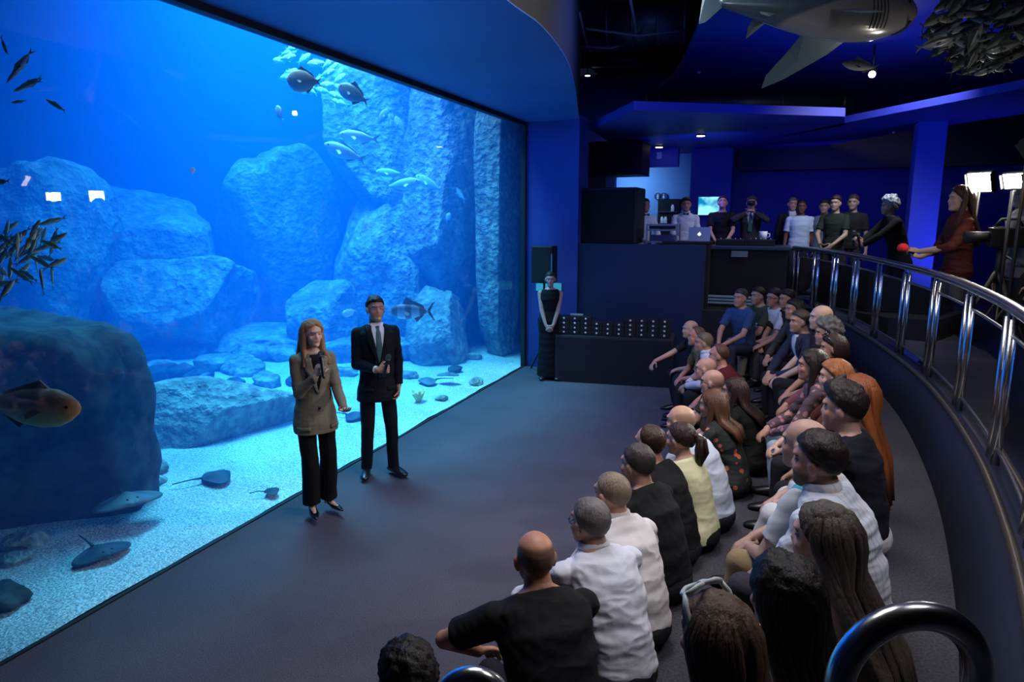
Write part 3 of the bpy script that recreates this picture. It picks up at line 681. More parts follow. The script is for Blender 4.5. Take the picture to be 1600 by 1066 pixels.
def add_head(g, hc, Rh, s, ear=True, jaw=1.0):
    def P(x, y, z): return hc + Rh @ (np.array((x, y, z)) * s)
    def E(c, r, R=None): g.ell(P(*c), np.array(r) * s, Rh if R is None else Rh @ R)
    E((0, -.012, .03), (.076, .096, .088)); E((0, .022, -.035), (.062 * jaw, .070, .080)); E((0, .05, -.085), (.040 * jaw, .037, .030))
    E((0, .072, .032), (.050, .022, .014)); g.cap(P(0, .079, .016), P(0, .092, -.022), .0075 * s, .0105 * s); E((0, .086, -.026), (.0155, .013, .009))
    for q in (-1, 1):
        E((q * .038, .052, -.024), (.024, .026, .024))
        if ear: E((q * .079, -.004, -.008), (.010, .020, .033), roty(q * .15) @ rotx(-.15))
    E((0, .079, -.056), (.024, .013, .010)); E((0, .076, -.090), (.018, .014, .014))

def hand(g, wrist, d, nrm, side, curl, s=1.0, thumb=.6, spread=.08):
    """d: pointing direction, nrm: back-of-hand normal, side: +1 thumb towards cross(d,nrm)"""
    d = unit(d); nrm = unit(np.array(nrm) - d * (np.array(nrm) @ d)); w_ = np.cross(d, nrm) * side; wrist = np.array(wrist, float)
    g.loft([(wrist - d * .01 * s, w_, nrm, .026 * s, .020 * s), (wrist + d * .02 * s, w_, nrm, .033 * s, .018 * s), (wrist + d * .06 * s, w_, nrm, .041 * s, .016 * s), (wrist + d * .092 * s, w_, nrm, .040 * s, .013 * s)], 14)
    for k, (o_, L) in enumerate([(.030, .070), (.010, .080), (-.011, .075), (-.030, .058)]):
        b = wrist + d * .088 * s + w_ * o_ * s; dd = unit(d + w_ * o_ * spread * 30); r_ = .0088 * s; ang = 0
        for j, fr_ in enumerate((.45, .3, .25)):
            ang += curl * (1, .9, .6)[j]; e_ = dd * math.cos(ang) - nrm * math.sin(ang); nb = b + e_ * L * fr_ * s
            g.cap(b, nb, r_, r_ * .9, 8); b = nb; r_ *= .92
    b = wrist + d * .030 * s + w_ * .030 * s; e1 = unit(d * .6 + w_ * .8 - nrm * .35); b1 = b + e1 * .042 * s
    e2 = unit(d * (.85) + w_ * (.35 - thumb * .5) - nrm * (.3 + .5 * curl)); b2 = b1 + e2 * .036 * s; e3 = unit(e2 - nrm * .3 * curl); b3 = b2 + e3 * .026 * s
    g.cap(b, b1, .013 * s, .011 * s, 8); g.cap(b1, b2, .0105 * s, .0095 * s, 8); g.cap(b2, b3, .0095 * s, .008 * s, 8)

def ik(a, c, l1, l2, pole):
    a = np.array(a, float); c = np.array(c, float); v = c - a; d = np.linalg.norm(v); mx_ = (l1 + l2) * .995
    if d > mx_: c = a + v / d * mx_; d = mx_; v = c - a
    u = v / d; x = (l1 * l1 - l2 * l2 + d * d) / (2 * d); h = math.sqrt(max(l1 * l1 - x * x, 0)); p = np.array(pole, float); p = unit(p - u * (p @ u))
    return a + u * x + p * h, c

def person(sp):
    """sp: dict of pose and clothing; builds at local origin, facing +Y, feet level z=0; returns (root, head centre)"""
    s = sp.get('h', 1.75) / 1.75; fem = sp.get('fem', False); sit = sp.get('sit', True); vox = sp.get('vox', .007); seed = sp.get('seed', 0)
    lean = sp.get('lean', .45); rg = np.random.RandomState(seed + 100)
    hipw = .092 * s; shw = (.148 if fem else .168) * s * (.5 + .5 * sp.get('big', 1)); seat = sp.get('seat', .42)
    big = sp.get('big', 1.0)
    P0 = np.array((0, 0, seat + .10 if sit else (.96 * s + sp.get('lift', 0)))); a1 = lean
    tw = sp.get('twist', 0)
    segs = [.17 * s, .18 * s, .175 * s]; an = [a1 * .35, a1 * .95, a1 * 1.25] if sit else [a1 * .5, a1, a1]
    spine = [P0]; 
    for L, a_ in zip(segs, an): spine.append(spine[-1] + L * np.array((0, math.sin(a_), math.cos(a_))))
    nb = spine[-1]; na = an[-1] * .85
    ndir = np.array((0, math.sin(na), math.cos(na))); hy = sp.get('hyaw', 0); hp = sp.get('hpitch', 0); hr = sp.get('hroll', 0)
    Rh = rotz(hy) @ rotx(-hp) @ roty(hr)
    neck = nb + ndir * .03 * s; hc = nb + ndir * .048 * s + np.array((0, 0, .078 * s)) + Rh @ np.array((0, .022 * s, .0))
    if not sit: hc = nb + np.array((0, .018 * s, (.158 if fem else .150) * s)) + Rh @ np.array((0, .012, 0)) 
    upd = unit(spine[3] - spine[2]); fwd = np.cross(upd, (1, 0, 0)) * 1.0; fwd = unit(np.cross((0, 0, 1), (1, 0, 0))) if False else unit(np.array((0, upd[2], -upd[1])))
    Rt = rotz(tw)
    shc = nb - upd * .070 * s + fwd * (.03 if sit else 0)
    sh = {q: shc + Rt @ np.array((q * shw, 0, 0)) for q in (-1, 1)}
    arms = sp.get('arms', {})
    dflt = {q: ((q * rg.uniform(.04, .07), rg.uniform(.38, .46), seat + .18), (q * 1.0, -.2, -.6)) for q in (-1, 1)} if sit else {q: ((q * .24 * s, .03, .86 * s), (q * .4, -1, 0)) for q in (-1, 1)}
    g = G()   # the skin body
    elb = {}; wr = {}
    for q in (-1, 1):
        tgt, pole = arms.get(q, dflt[q])[:2]
        e_, w_ = ik(sh[q], tgt, .285 * s, .25 * s, pole); elb[q] = e_; wr[q] = w_
        g.cap(sh[q], e_, .045 * s * big, .037 * s, 12); g.cap(e_, w_, .039 * s, .026 * s, 12)
        hd = sp.get('hands', {}).get(q)
        if hd: d_, n_h, curl = hd[:3]; th = hd[3] if len(hd) > 3 else 1
        else:
            if sit: d_ = unit(np.array((-q * .65, .60, -.45))); n_h = np.array((q * .3, .4, .9)); curl = .55
            else: d_ = unit(w_ - e_); n_h = np.array((q * 1., .2, 0)); curl = .3
            th = 1
        # thumb side chosen so that it points up / inward
        wv = np.cross(unit(d_), unit(n_h)); side = 1 if (wv @ np.array((-q * .5, .4 if not sit else 0, 1.))) > 0 else -1
        hand(g, w_ + unit(d_) * .008, d_, n_h, side * th, curl, s * (.92 if fem else 1.02))
    # torso core
    def tors(off, rx0, secs_scale=1.0, drop=0.0, shoulder=True):
        X_ = np.array((1., 0, 0)); out = []
        W = [(.150, .105), (.152, .112), (.138, .104), (.158 if not fem else .142, .118 if not fem else .112), (.158 if not fem else .138, .098), (.100, .078), (.060, .060)]
        if fem: W[0] = (.165, .110); W[1] = (.168, .115); W[2] = (.118, .092)
        pts = [spine[0] - (spine[1] - spine[0]) * .45, spine[0] + (spine[1] - spine[0]) * .1, spine[1], spine[2] + (spine[3] - spine[2]) * .1, spine[2] + (spine[3] - spine[2]) * .62, nb - upd * .0, nb + ndir * .03 * s]
        for i, p in enumerate(pts):
            t_ = unit(pts[min(i + 1, 6)] - pts[max(i - 1, 0)]); fy = unit(np.array((0, t_[2], -t_[1])))
            wx, wy = W[i]; out.append((p + fy * (.006 if i in (3, 4) else 0), rotz(tw * min(1, i / 4)) @ X_, fy, wx * s * big + off, wy * s * big ** 1.3 + off))
        return out
    ts = tors(-.014, 0); g.loft(ts, 20)
    for q in (-1, 1): g.ell(sh[q] * .9 + shc * .1, (.05 * s,) * 3)
    g.cap(nb - upd * .02, neck * .4 + hc * .6 - Rh @ np.array((0, .02 * s, .03 * s)), (.050 if fem else .060) * s, (.046 if fem else .056) * s)
    add_head(g, hc, Rh, s, jaw=.92 if fem else 1.04)
    # legs
    legs = sp.get('legs', {}); knees = {}; ank = {}
    for q in (-1, 1):
        hip = P0 + np.array((q * hipw, 0, -.02))
        if sit: tgt, pole = legs.get(q, ((q * rg.uniform(.10, .17), rg.uniform(.34, .46), .085), (q * .15, 1, .6)))
        else: tgt, pole = legs.get(q, ((q * .10, 0, .085), (q * .05, 1, 0)))
        k_, a_ = ik(hip, tgt, .42 * s, .42 * s, pole); knees[q] = k_; ank[q] = a_
        g.cap(hip, k_, .070 * s, .048 * s); g.cap(k_, a_, .046 * s, .032 * s)
        td = sp.get('toe', {}).get(q, (q * .15, 1, 0)); td = unit(td)
        if not sp.get('fullshoe', True) or sp.get('shoe_type') in ('heel', 'bare', 'flat'): g.cap(a_ + np.array((0, 0, -.045)), a_ + td * .13 * s + np.array((0, 0, -.062)), .030 * s, .018 * s)
    me = g.remesh(vox, 3)
    V = getv(me); N = getn(me)
    loc = (V - hc) @ Rh / s         # head frame
    inhead = (np.abs(loc) < .14).all(1)
    # sculpt: eye sockets, mouth line
    for q in (-1, 1):
        d2 = ((loc - np.array((q * .031, .085, .006))) ** 2).sum(1); V -= N * (np.exp(-d2 / (2 * .011 ** 2)) * .006 * s)[:, None] * inhead[:, None]
    m_ = np.exp(-((loc[:, 2] + .056) ** 2) / (2 * .003 ** 2)) * (np.abs(loc[:, 0]) < .026) * (loc[:, 1] > .06) * inhead; V -= N * (m_ * .003 * s)[:, None]
    setv(me, V)
    sk = np.array(sp.get('skin', (.46, .25, .17))); Cc = np.tile(sk, (len(V), 1)) * (1 + .06 * sn(V, 25, seed)[:, None])
    lp = np.exp(-(((loc[:, 2] + .056) / .010) ** 2 + (loc[:, 0] / .024) ** 2) ** 2) * (loc[:, 1] > .07) * inhead
    Cc = Cc * (1 - lp[:, None] * .75) + np.array(sp.get('lips', sk * np.array((.85, .5, .5)))) * lp[:, None] * .75
    ck = np.exp(-((np.abs(loc[:, 0]) - .045) ** 2 + (loc[:, 2] + .02) ** 2) / (2 * .018 ** 2)) * inhead * (loc[:, 1] > .03); Cc[:, 1:] *= (1 - .18 * ck)[:, None]
    if sp.get('beard'):
        e_ = ss(-loc[:, 2], .030, .052) * (loc[:, 1] > -.0) * inhead * (1 - ss(-loc[:, 2], .105, .125)) * (1 - lp) * ss(loc[:, 1], .0, .02)
        Cc = Cc * (1 - e_[:, None] * .85) + np.array(sp.get('haircol', (.02, .015, .01))) * e_[:, None] * .85
    hk = sp.get('hair', 'short'); hcol = np.array(sp.get('haircol', (.025, .015, .01)))
    if hk not in ('buzz', 'bald', 'none'):
        dv = unit2(loc - np.array((0, -.008, .028))); mk = hairmask(np.arctan2(np.abs(dv[:, 0]), dv[:, 1]), np.arcsin(np.clip(dv[:, 2], -1, 1)) + .06, hk) * inhead
        Cc = Cc * (1 - mk[:, None] * .85) + hcol * mk[:, None] * .85
    if hk in ('buzz', 'bald'):   # cropped stubble is part of the skin's colour
        dv = unit2(loc - np.array((0, -.008, .028))); az = np.arctan2(np.abs(dv[:, 0]), dv[:, 1]); el = np.arcsin(np.clip(dv[:, 2], -1, 1))
        mk = hairmask(az, el, hk) * inhead; a_ = .75 if hk == 'buzz' else sp.get('fringe', .55)
        Cc = Cc * (1 - mk[:, None] * a_) + hcol * mk[:, None] * a_
    paint(me, np.clip(Cc, 0, 1))
    root = obj('person', me, M_skin)
    # eyes, brows
    if sp.get('face', True):
        for q in (-1, 1):
            c_ = hc + Rh @ (np.array((q * .030, .0665, .004)) * s)
            ge = G().ell(c_, (.0135 * s, .0115 * s, .0066 * s), Rh, 12, 8); eo = ge.build('eye', M_eyew, root, True)
            gi = G().ell(c_ + Rh @ (np.array((q * .000, .0088, .0)) * s), (.0062 * s, .0036 * s, .0056 * s), Rh, 10, 6); gi.build('iris', mat('iris_dark', (.015, .009, .006), .2), eo, True)
            bp = [hc + Rh @ (np.array((q * x, y, z)) * s) for x, y, z in ((.011, .0860, .0265), (.028, .0825, .0300), (.046, .0675, .0235))]
            G().tube(bp, [.0035 * s, .004 * s, .002 * s], 8).build('eyebrow', m_hair(tuple(hcol * .8)), root, True)
    build_hair(sp, root, hc, Rh, s, hk, hcol, nb, spine, upd, fwd, vox, seed)
    # ---- top
    top = sp.get('top', 'tee'); tc = sp.get('topcol', (.02, .02, .022)); mt = sp.get('topmat') or m_cloth(tc)
    g = G(); th = .010
    hem = {'blazer': .0, 'suit': .0}.get(top, 0)
    tsec = tors(th, 0)
    if top in ('blazer', 'suit'):
        dn = unit(spine[0] - spine[1]); extra = [] 
        fy = np.array((0, 1., 0)); k_ = .19 if top == 'suit' else .20
        base = spine[0] + dn * k_ * s
        extra = [(base, (1, 0, 0), fy, .186 * s + th, .142 * s + th), (spine[0] + dn * .10 * s, (1, 0, 0), fy, .183 * s + th, .138 * s + th)]
        if top == 'suit': tsec[2] = (*tsec[2][:3], .160 * s, .118 * s); tsec[3] = (*tsec[3][:3], .180 * s, .130 * s); tsec[4] = (*tsec[4][:3], .182 * s, .112 * s)
        else: tsec[2] = (*tsec[2][:3], .150 * s, .112 * s); tsec[1] = (*tsec[1][:3], .176 * s, .124 * s); tsec[3] = (*tsec[3][:3], .160 * s, .122 * s); tsec[4] = (*tsec[4][:3], .160 * s, .108 * s)
        tsec = extra + tsec[1:6] + ([(nb + ndir * .012 * s, (1, 0, 0), (0, 1, 0), .068 * s, .066 * s)] if top == 'suit' else [(nb - upd * .012 * s, (1, 0, 0), (0, 1, 0), .074 * s, .070 * s)])
        g.loft(tsec, 24, p=2.2)
    elif top == 'dress':
        z1 = sp.get('dress_hem', .06); fy = np.array((0, 1., 0))
        ex = [((0, .0, z1), (1, 0, 0), fy, .21 * s, .17 * s), ((0, 0, .5 * s), (1, 0, 0), fy, .185 * s, .145 * s), ((0, 0, .80 * s), (1, 0, 0), fy, .185 * s, .13 * s)] if not sit else []
        g.loft(ex + tsec[:6], 24)
    else:
        dn = unit(spine[0] - spine[1])
        if sit: tsec = [(spine[0] + dn * .035 * s, (1, 0, 0), tsec[0][2], tsec[0][3] * .98, tsec[0][4])] + tsec[1:]
        else: tsec = [(spine[0] + dn * .05, (1, 0, 0), (0, 1, 0), tsec[0][3] * 1.02, tsec[0][4])] + tsec[1:]
        g.loft(tsec[:6] if top != 'shirt' else tsec[:6] + [(nb + ndir * .028 * s, (1, 0, 0), (0, 1, 0), .066 * s, .064 * s)], 22, p=2.15)
    for q in (-1, 1):
        if top in ('sleeveless', 'dress'):
            g.ell(sh[q] * .72 + shc * .28, (.050 * s, .046 * s, .040 * s)); continue
        extra = .006 if top in ('suit', 'blazer') else .003
        rs = (.050 if fem else .055) * s * big + extra
        g.ell(sh[q], (rs * 1.0,) * 3)
        g.cap(nb - upd * .035 * s + np.array((q * .045 * s, 0, 0)), sh[q] * .93 + shc * .07, .052 * s, rs * .90); g.ell(sh[q] * .6 + shc * .4 - upd * .05 * s, (.075 * s, .085 * s, .09 * s))
        if top == 'tee':
            e2 = sh[q] + (elb[q] - sh[q]) * .72; g.tube([sh[q], (sh[q] + e2) / 2, e2], [rs, rs * .98, rs * .98], 16)
        else:
            f1 = .25 * s / max(np.linalg.norm(wr[q] - elb[q]), 1e-3); cu = sp.get('cuff', {}).get(q, .93) if isinstance(sp.get('cuff'), dict) else sp.get('cuff', .93)
            w2 = elb[q] + (wr[q] - elb[q]) * cu
            g.cap(sh[q], elb[q], rs, ((.041 if fem else .046) * s + extra)); g.ell(elb[q], ((.043 if fem else .048) * s + extra,) * 3); g.tube([elb[q], (elb[q] + w2) / 2, w2], [(.041 if fem else .047) * s + extra, (.037 if fem else .041) * s + extra, (.031 if fem else .034) * s + extra * .7], 16)
    me = g.remesh(vox, 4); V = getv(me); N = getn(me)
    wv = sn(V, 16, seed + 5, 3, (1, 1, 2.2)); wv = 1 - np.abs(wv) * 2.2
    amp = {'tee': .006, 'shirt': .009, 'suit': .0035, 'blazer': .004, 'sleeveless': .004, 'dress': .003}[top] * (1 if vox < .009 else .7)
    w_b = np.clip(np.sin(V[:, 2] * 55 + 3 * sn(V, 7, seed + 8, 2)), -1, 1) * .35
    V = V + N * ((wv * .7 + w_b) * amp)[:, None]; setv(me, V)
    nm = {'tee': 't_shirt', 'shirt': 'shirt', 'suit': 'suit_jacket', 'blazer': 'blazer', 'sleeveless': 'sleeveless_top', 'dress': 'dress'}[top]
    to = obj(nm, me, mt, root)
    if sp.get('toplabel'): to['label'] = sp['toplabel']
    if top == 'shirt':
        ring = []
        for i in range(20):
            a = 2 * PI * i / 20 + PI / 2
            ring.append(nb + ndir * (.030 - .010 * math.sin(a)) * s + np.array((math.cos(a) * .067 * s, math.sin(a) * .067 * s - .0, 0)))
        gc = G(); gc.tube(ring[1:], .012 * s, 8, 1.9); gc.build('collar', mt, to, True)
    # ---- bottom
    if top != 'dress' or sit:
        bc = sp.get('botcol', (.015, .016, .022)); mb = sp.get('botmat') or m_cloth(bc); g = G(); wide = sp.get('wide', 0)
        g.ell(P0 + np.array((0, -.005, -.0)), ((.170 if fem else .160) * s * big, .128 * s * big if sit else .112 * s, .105 * s if sit else .12 * s))
        for q in (-1, 1):
            hip = P0 + np.array((q * hipw, 0, -.02))
            g.cap(hip, knees[q], (.086 if sit else .080) * s, (.062 + wide * .5) * s); lo = ank[q] + (knees[q] - ank[q]) * sp.get('cutoff', -.03 if not sit else .06)
            g.tube([knees[q], (knees[q] + lo) / 2, lo], [(.061 + wide * .6) * s, (.056 + wide) * s, (.050 + wide * 1.3) * s], 16)
        me = g.remesh(vox, 3); V = getv(me); N = getn(me); V = V + N * ((1 - np.abs(sn(V, 14, seed + 9, 3)) * 2) * .005)[:, None]; setv(me, V)
        bo = obj('trousers', me, mb, root)
        if sp.get('botlabel'): bo['label'] = sp['botlabel']
    # ---- shoes
    st = sp.get('shoe_type', 'shoe'); shc_ = sp.get('shoecol', (.01, .01, .012))
    for q in (-1, 1):
        td = unit(sp.get('toe', {}).get(q, (q * .15, 1, 0))); a_ = ank[q]; base = np.array((a_[0], a_[1], 0.)); sd = np.cross(td, (0, 0, 1)); z0 = a_[2] - .085
        base = base + np.array((0, 0, z0))
        if st in ('shoe', 'sneaker'):
            k_ = 1.0 if st == 'shoe' else 1.08
            gs_ = G(); U = np.array((0, 0, 1.))
            gs_.loft([(base - td * .075 + U * .035, sd, U, .012, .012), (base - td * .068 + U * .035, sd, U, .034 * k_, .034), (base - td * .02 + U * .048, sd, U, .040 * k_, .048), (base + td * .06 + U * .038, sd, U, .044 * k_, .038), (base + td * .13 + U * .026, sd, U, .047 * k_, .026), (base + td * .185 + U * .020, sd, U, .036 * k_, .019), (base + td * .205 + U * .016, sd, U, .012, .010)], 16)
            gs_.build('shoe', mat('shoe_%.2f_%.2f_%.2f' % shc_, shc_, .35 if st == 'shoe' else .7), root, True)
        elif st == 'heel':
            gs_ = G(); U = np.array((0, 0, 1.))
            gs_.loft([(base - td * .055 + U * .075, sd, U, .022, .020), (base - td * .03 + U * .066, sd, U, .028, .015), (base + td * .04 + U * .030, sd, U, .034, .012), (base + td * .11 + U * .018, sd, U, .040, .018), (base + td * .17 + U * .014, sd, U, .026, .014), (base + td * .215 + U * .010, sd, U, .005, .006)], 14)
            gs_.cap(base - td * .05 + U * .06, base - td * .055 + U * .006, .011, .006, 8); gs_.build('shoe', mat('heel_black', (.008, .008, .01), .25), root, True)
    return root, hc, Rh, s, dict(wr=wr, elb=elb, nb=nb, spine=spine, sh=sh, top=to, P0=P0)

def unit2(a): return a / (np.linalg.norm(a, axis=1)[:, None] + 1e-9)

def hairmask(az, el, kind):
    A = np.radians(np.array([0, 35, 60, 80, 100, 130, 180]))
    if kind == 'bald':
        lo = np.interp(az, A, np.radians([80, 80, 60, 12, -12, -32, -45])); hi = np.interp(az, A, np.radians([-80, -80, 10, 28, 34, 36, 34]))
        return ss(el, lo - .08, lo + .08) * (1 - ss(el, hi - .1, hi + .15))
    if kind == 'recede':
        lo = np.interp(az, A, np.radians([52, 62, 42, 14, -12, -32, -45]))
    else:
        lo = np.interp(az, A, np.radians([27, 27, 18, 4, -14, -34, -46])) if kind != 'long' else np.interp(az, A, np.radians([38, 24, 2, -22, -40, -50, -55]))
    w_ = np.interp(az, [0, 1.2, 1.7, 3.15], [.13, .10, .09, .14]); return ss(el, lo - w_, lo + w_)

def build_hair(sp, root, hc, Rh, s, hk, hcol, nb, spine, upd, fwd, vox, seed):
    if hk == 'none': return
    thick = sp.get('hthick', {'short': .013, 'recede': .009, 'buzz': .003, 'bald': .003, 'long': .016, 'pony': .010, 'curly': .034, 'bob': .016, 'up': .012}[hk])
    nu, nv = 72, 44; V = []; 
    az = np.linspace(0, 2 * PI, nu, endpoint=False); el = np.linspace(-PI / 2 + .02, PI / 2 - .01, nv)
    AZ, EL = np.meshgrid(az, el, indexing='xy'); D_ = np.stack([np.sin(AZ) * np.cos(EL), np.cos(AZ) * np.cos(EL), np.sin(EL)], 2).reshape(-1, 3)
    c0, R_ = head_surface(D_); azs = np.arctan2(np.abs(D_[:, 0]), D_[:, 1]); els = np.arcsin(D_[:, 2])
    mk = hairmask(azs, els, hk)
    if hk in ('long', 'bob'): mk = np.maximum(mk, ss(azs, math.radians(72), math.radians(88)) * ss(els, math.radians(-60), math.radians(-40)))
    t = thick * (1 + (.35 * sn(D_, 9, seed, 3) if hk != 'curly' else .42 * sn(D_, 16, seed, 3))) * (1 + .35 * ss(els, .3, 1.2) * (hk in ('short', 'curly')))
    if sp.get('quiff'): t = t + .022 * np.exp(-((azs) ** 2) / .5) * ss(els, .5, .9)
    if hk in ('short', 'recede'): t = t * (.35 + .65 * ss(els, -.25, .55)) * (.25 + .75 * mk ** 1.5)
    t = t + .0016 * np.sin(AZ.ravel() * 34 + 4 * sn(D_, 5, seed + 1, 2)) * (hk not in ('buzz', 'bald'))
    R2 = R_ + np.where(mk > .0, -.012 + mk * (t + .012), -.012)
    Vh = (c0 + D_ * R2[:, None]) * s; Vw = Vh @ Rh.T + hc
    Fs = []; mkg = mk.reshape(nv, nu)
    for j in range(nv - 1):
        for i in range(nu):
            i2 = (i + 1) % nu
            if max(mkg[j, i], mkg[j, i2], mkg[j + 1, i], mkg[j + 1, i2]) > .02: Fs.append((j * nu + i, j * nu + i2, (j + 1) * nu + i2, (j + 1) * nu + i))
    if hk in ('bald', 'buzz') and sp.get('haircap', hk == 'buzz') is False: return
    if hk == 'bald': return
    Fs.append(tuple((nv - 1) * nu + i for i in range(nu)))
    if hk in ('long', 'pony', 'bob', 'up'):
        rg = np.random.RandomState(seed); g = G()
        def sp_pt(a_, e_, t_=.012):
            d = np.array([[math.sin(a_) * math.cos(e_), math.cos(a_) * math.cos(e_), math.sin(e_)]]); c_, r_ = head_surface(d); return hc + Rh @ ((c_ + d[0] * (r_[0] + t_)) * s)
        back = -fwd; L = sp.get('hlen', .34) * s; sd_ = Rh[:, 0]
        if hk in ('long', 'bob'):
            for k in range(34):
                a_ = math.radians(rg.uniform(78, 180)) * rg.choice([-1, 1]); lat = math.sin(a_)
                p0 = sp_pt(a_, 1.35, .004); p0b = sp_pt(a_, .75, .010); p1 = sp_pt(a_, .15, .012); p2 = sp_pt(a_, -.35, .016) + Rh @ np.array((0, -.012, 0)) * s
                if hk == 'bob': p3 = p2 + np.array((0, 0, -.07)) + Rh @ np.array((lat * .01, 0, 0)); g.tube([p0, p0b, p1, p2, p3], [.005, .011, .014, .016, .009], 8); continue
                frnt = abs(a_) < math.radians(105) and sp.get('hfront', True)
                if frnt:
                    p3 = nb + upd * .0 + np.array((lat * .085 * s, 0, 0)) + fwd * (.03 + .03 * rg.rand()) ; p3 = p3 * .7 + (p2 + np.array((0, 0, -.12))) * .3
                    p4 = nb - upd * L * .45 + np.array((lat * (.10 + .02 * rg.rand()), 0, 0)) + fwd * .118 * s
                    g.tube([p0, p0b, p1, p2, p3, p4], list(np.array([.005, .011, .014, .017, .017, .006]) * sp.get('lock', 1)), 8)
                else:
                    x = lat * .10 * s + rg.uniform(-.015, .015)
                    p3 = nb + np.array((x, 0, 0)) + back * (.075 + .02 * rg.rand()) * s - upd * .02
                    p3 = p3 * .7 + (p2 + np.array((0, 0, -.12))) * .3
                    p4 = nb - upd * L * .55 + np.array((x * 1.05, 0, 0)) + back * .128 * s; p5 = nb - upd * L * rg.uniform(.85, 1.05) + np.array((x * .9, 0, 0)) + back * .135 * s
                    g.tube([p0, p0b, p1, p2, p3, p4, p5], [.005, .011, .015, .018, .020, .018, .006], 8)
        elif hk == 'pony':
            p0 = sp_pt(PI, .2, .01); g.ell(p0, (.022 * s,) * 3)
            dwn = np.array((0, 0, -1.)); bk = Rh @ np.array((0, -1., 0))
            for k in range(9):
                o_ = rg.normal(size=3) * .008; g.tube([p0, p0 + bk * .045 + dwn * .02 + o_, p0 + bk * .05 + dwn * L * .5 + o_ * 2, p0 + bk * .03 + dwn * L * .95 + o_], [.012, .016, .015, .004], 8)
        else:
            p0 = sp_pt(PI, .25, .02); g.ell(p0, (.042 * s, .035 * s, .036 * s))
        g.add(Vw, Fs)
        o = obj('hair', g.mesh('hair'), m_hair(tuple(hcol)), root)
    else:
        me = bpy.data.meshes.new('hair'); me.from_pydata(Vw.tolist(), [], Fs); me.shade_smooth(); me.update(); o = obj('hair', me, m_hair(tuple(hcol)), root)
    return o

def glasses(root, hc, Rh, s, color=(.01, .01, .01), up=0.0, thick=.0022, name='glasses', lens=(.02, .02, .02), back=0.0, ln=.105, sz_=1.0, frame_depth=0.0):
    def P(x, y, z): return hc + Rh @ (np.array((x, y - back, z + up)) * s)
    gr = empty(name); gr.parent = root; m = mat(name + '_frame_%.2f' % color[0], color, .3)
    for q in (-1, 1):
        pts = [P(q * .032 + sz_ * .022 * math.cos(a), .090 - .010 * abs(math.cos(a)) * (q * math.cos(a) > 0), .004 + sz_ * .016 * math.sin(a)) for a in np.linspace(0, 2 * PI, 17)]
        G().tube(pts, thick, 6).build('rim', m, gr, True)
        G().tube([P(q * .056 * sz_ ** .3, .082, .008), P(q * .079, .05, .010), P(q * .084, .094 - ln, .004), P(q * .080, .08 - ln, -.012)], thick * 1.2, 6, 1 + frame_depth).build('temple', m, gr, True)
    G().tube([P(-.010, .093, .008), P(.010, .093, .008)], thick, 6).build('bridge', m, gr, True)
    return gr

ORIG = []
def place(sp, px, py, hz=None, floor=0.0, face=None, name=None, label='', XY=None, feet=None):
    """puts the finished figure so that its head centre lies on the photo pixel (px,py)"""
    root, hc, Rh, s, info = person(sp)
    z = floor + hc[2]; p = atz(px, py, z)
    if abs(_ray(px, py)[2]) < 120 or XY is not None:   # heads near the horizon: distance given directly
        p = XY if XY is not None else p
    if callable(face): face = face(p)
    R = rotz(face); off = R @ hc
    root.location = (p[0] - off[0], p[1] - off[1], floor); root.rotation_euler = (0, 0, face)
    tag(root, label, 'person')
    ORIG.append((label, tuple(np.round(root.location, 2)), np.round(p, 2)))
    return root, hc, Rh, s, info
def facing(dx, dy): return math.atan2(-dx, dy)
#PEOPLE_BEGIN
# ---- presenters
def world_pt(root, p): 
    a = root.rotation_euler[2]; return np.array(root.location[:]) + rotz(a) @ np.array(p)
def strip(info, name, zs, xl, xr, t, m, nx_=7, thick=.003):
    """a strip of cloth lying on the front of the garment, between xl(z) and xr(z)"""
    me = info['top'].data; bvh = BVHTree.FromPolygons([v.co[:] for v in me.vertices], [tuple(p.vertices) for p in me.polygons])
    V = []; last = .12
    for z, a, b in zip(zs, xl, xr):
        row = []
        for k in range(nx_):
            x = a + (b - a) * k / (nx_ - 1); h = bvh.ray_cast(Vector((x, 1.2, z)), Vector((0, -1, 0)))[0]
            y = h[1] if h is not None else last
            last = y; V.append((x, y + t, z))
    n = nx_; Fs = [(i * n + k, i * n + k + 1, (i + 1) * n + k + 1, (i + 1) * n + k) for i in range(len(zs) - 1) for k in range(n - 1)]
    me2 = G().add(V, Fs).mesh(name); o = obj(name, me2, m, info['top']); so = o.modifiers.new('s', 'SOLIDIFY'); so.thickness = thick * 2; so.offset = 0; return o
def suit_front(info, s, shirtcol=(.75, .75, .78), tiecol=(.03, .16, .13), lapel=None, vz=None, hw=.062, tie=True, top_up=.035):
    nbz = info['nb'][2]; z1 = nbz + top_up; z0 = vz or nbz - .36 * s; zs = np.linspace(z0, z1, 16); u = (zs - z0) / (z1 - z0)
    w_ = hw * s * np.minimum(1, u * 1.15) ** .9; w_[-2:] *= .9
    strip(info, 'shirt_front', zs, -w_, w_, .004, m_cloth(shirtcol), 9)
    if tie:
        zt = np.linspace(z0 + .01, z1 - .03, 12); ut = np.linspace(0, 1, 12); tw_ = (.036 - .018 * ut) * s; tw_[-1] = .019 * s; tw_[-2] = .012 * s
        strip(info, 'tie', zt, -tw_, tw_, .011, mat('tie_green', tiecol, .5, bump=.3, bscale=200), 7)
    if lapel:
        for q in (-1, 1):
            zl = zs[:15]; ul = u[:15]; out = (w_[:15] + (.010 + .058 * np.clip(ul * 1.5, 0, 1) * (ul < .68) + (.035 * (ul >= .68))) * s)
            strip(info, 'lapel', zl, q * (w_[:15] - .004), q * out, .011, lapel, 5, .004)
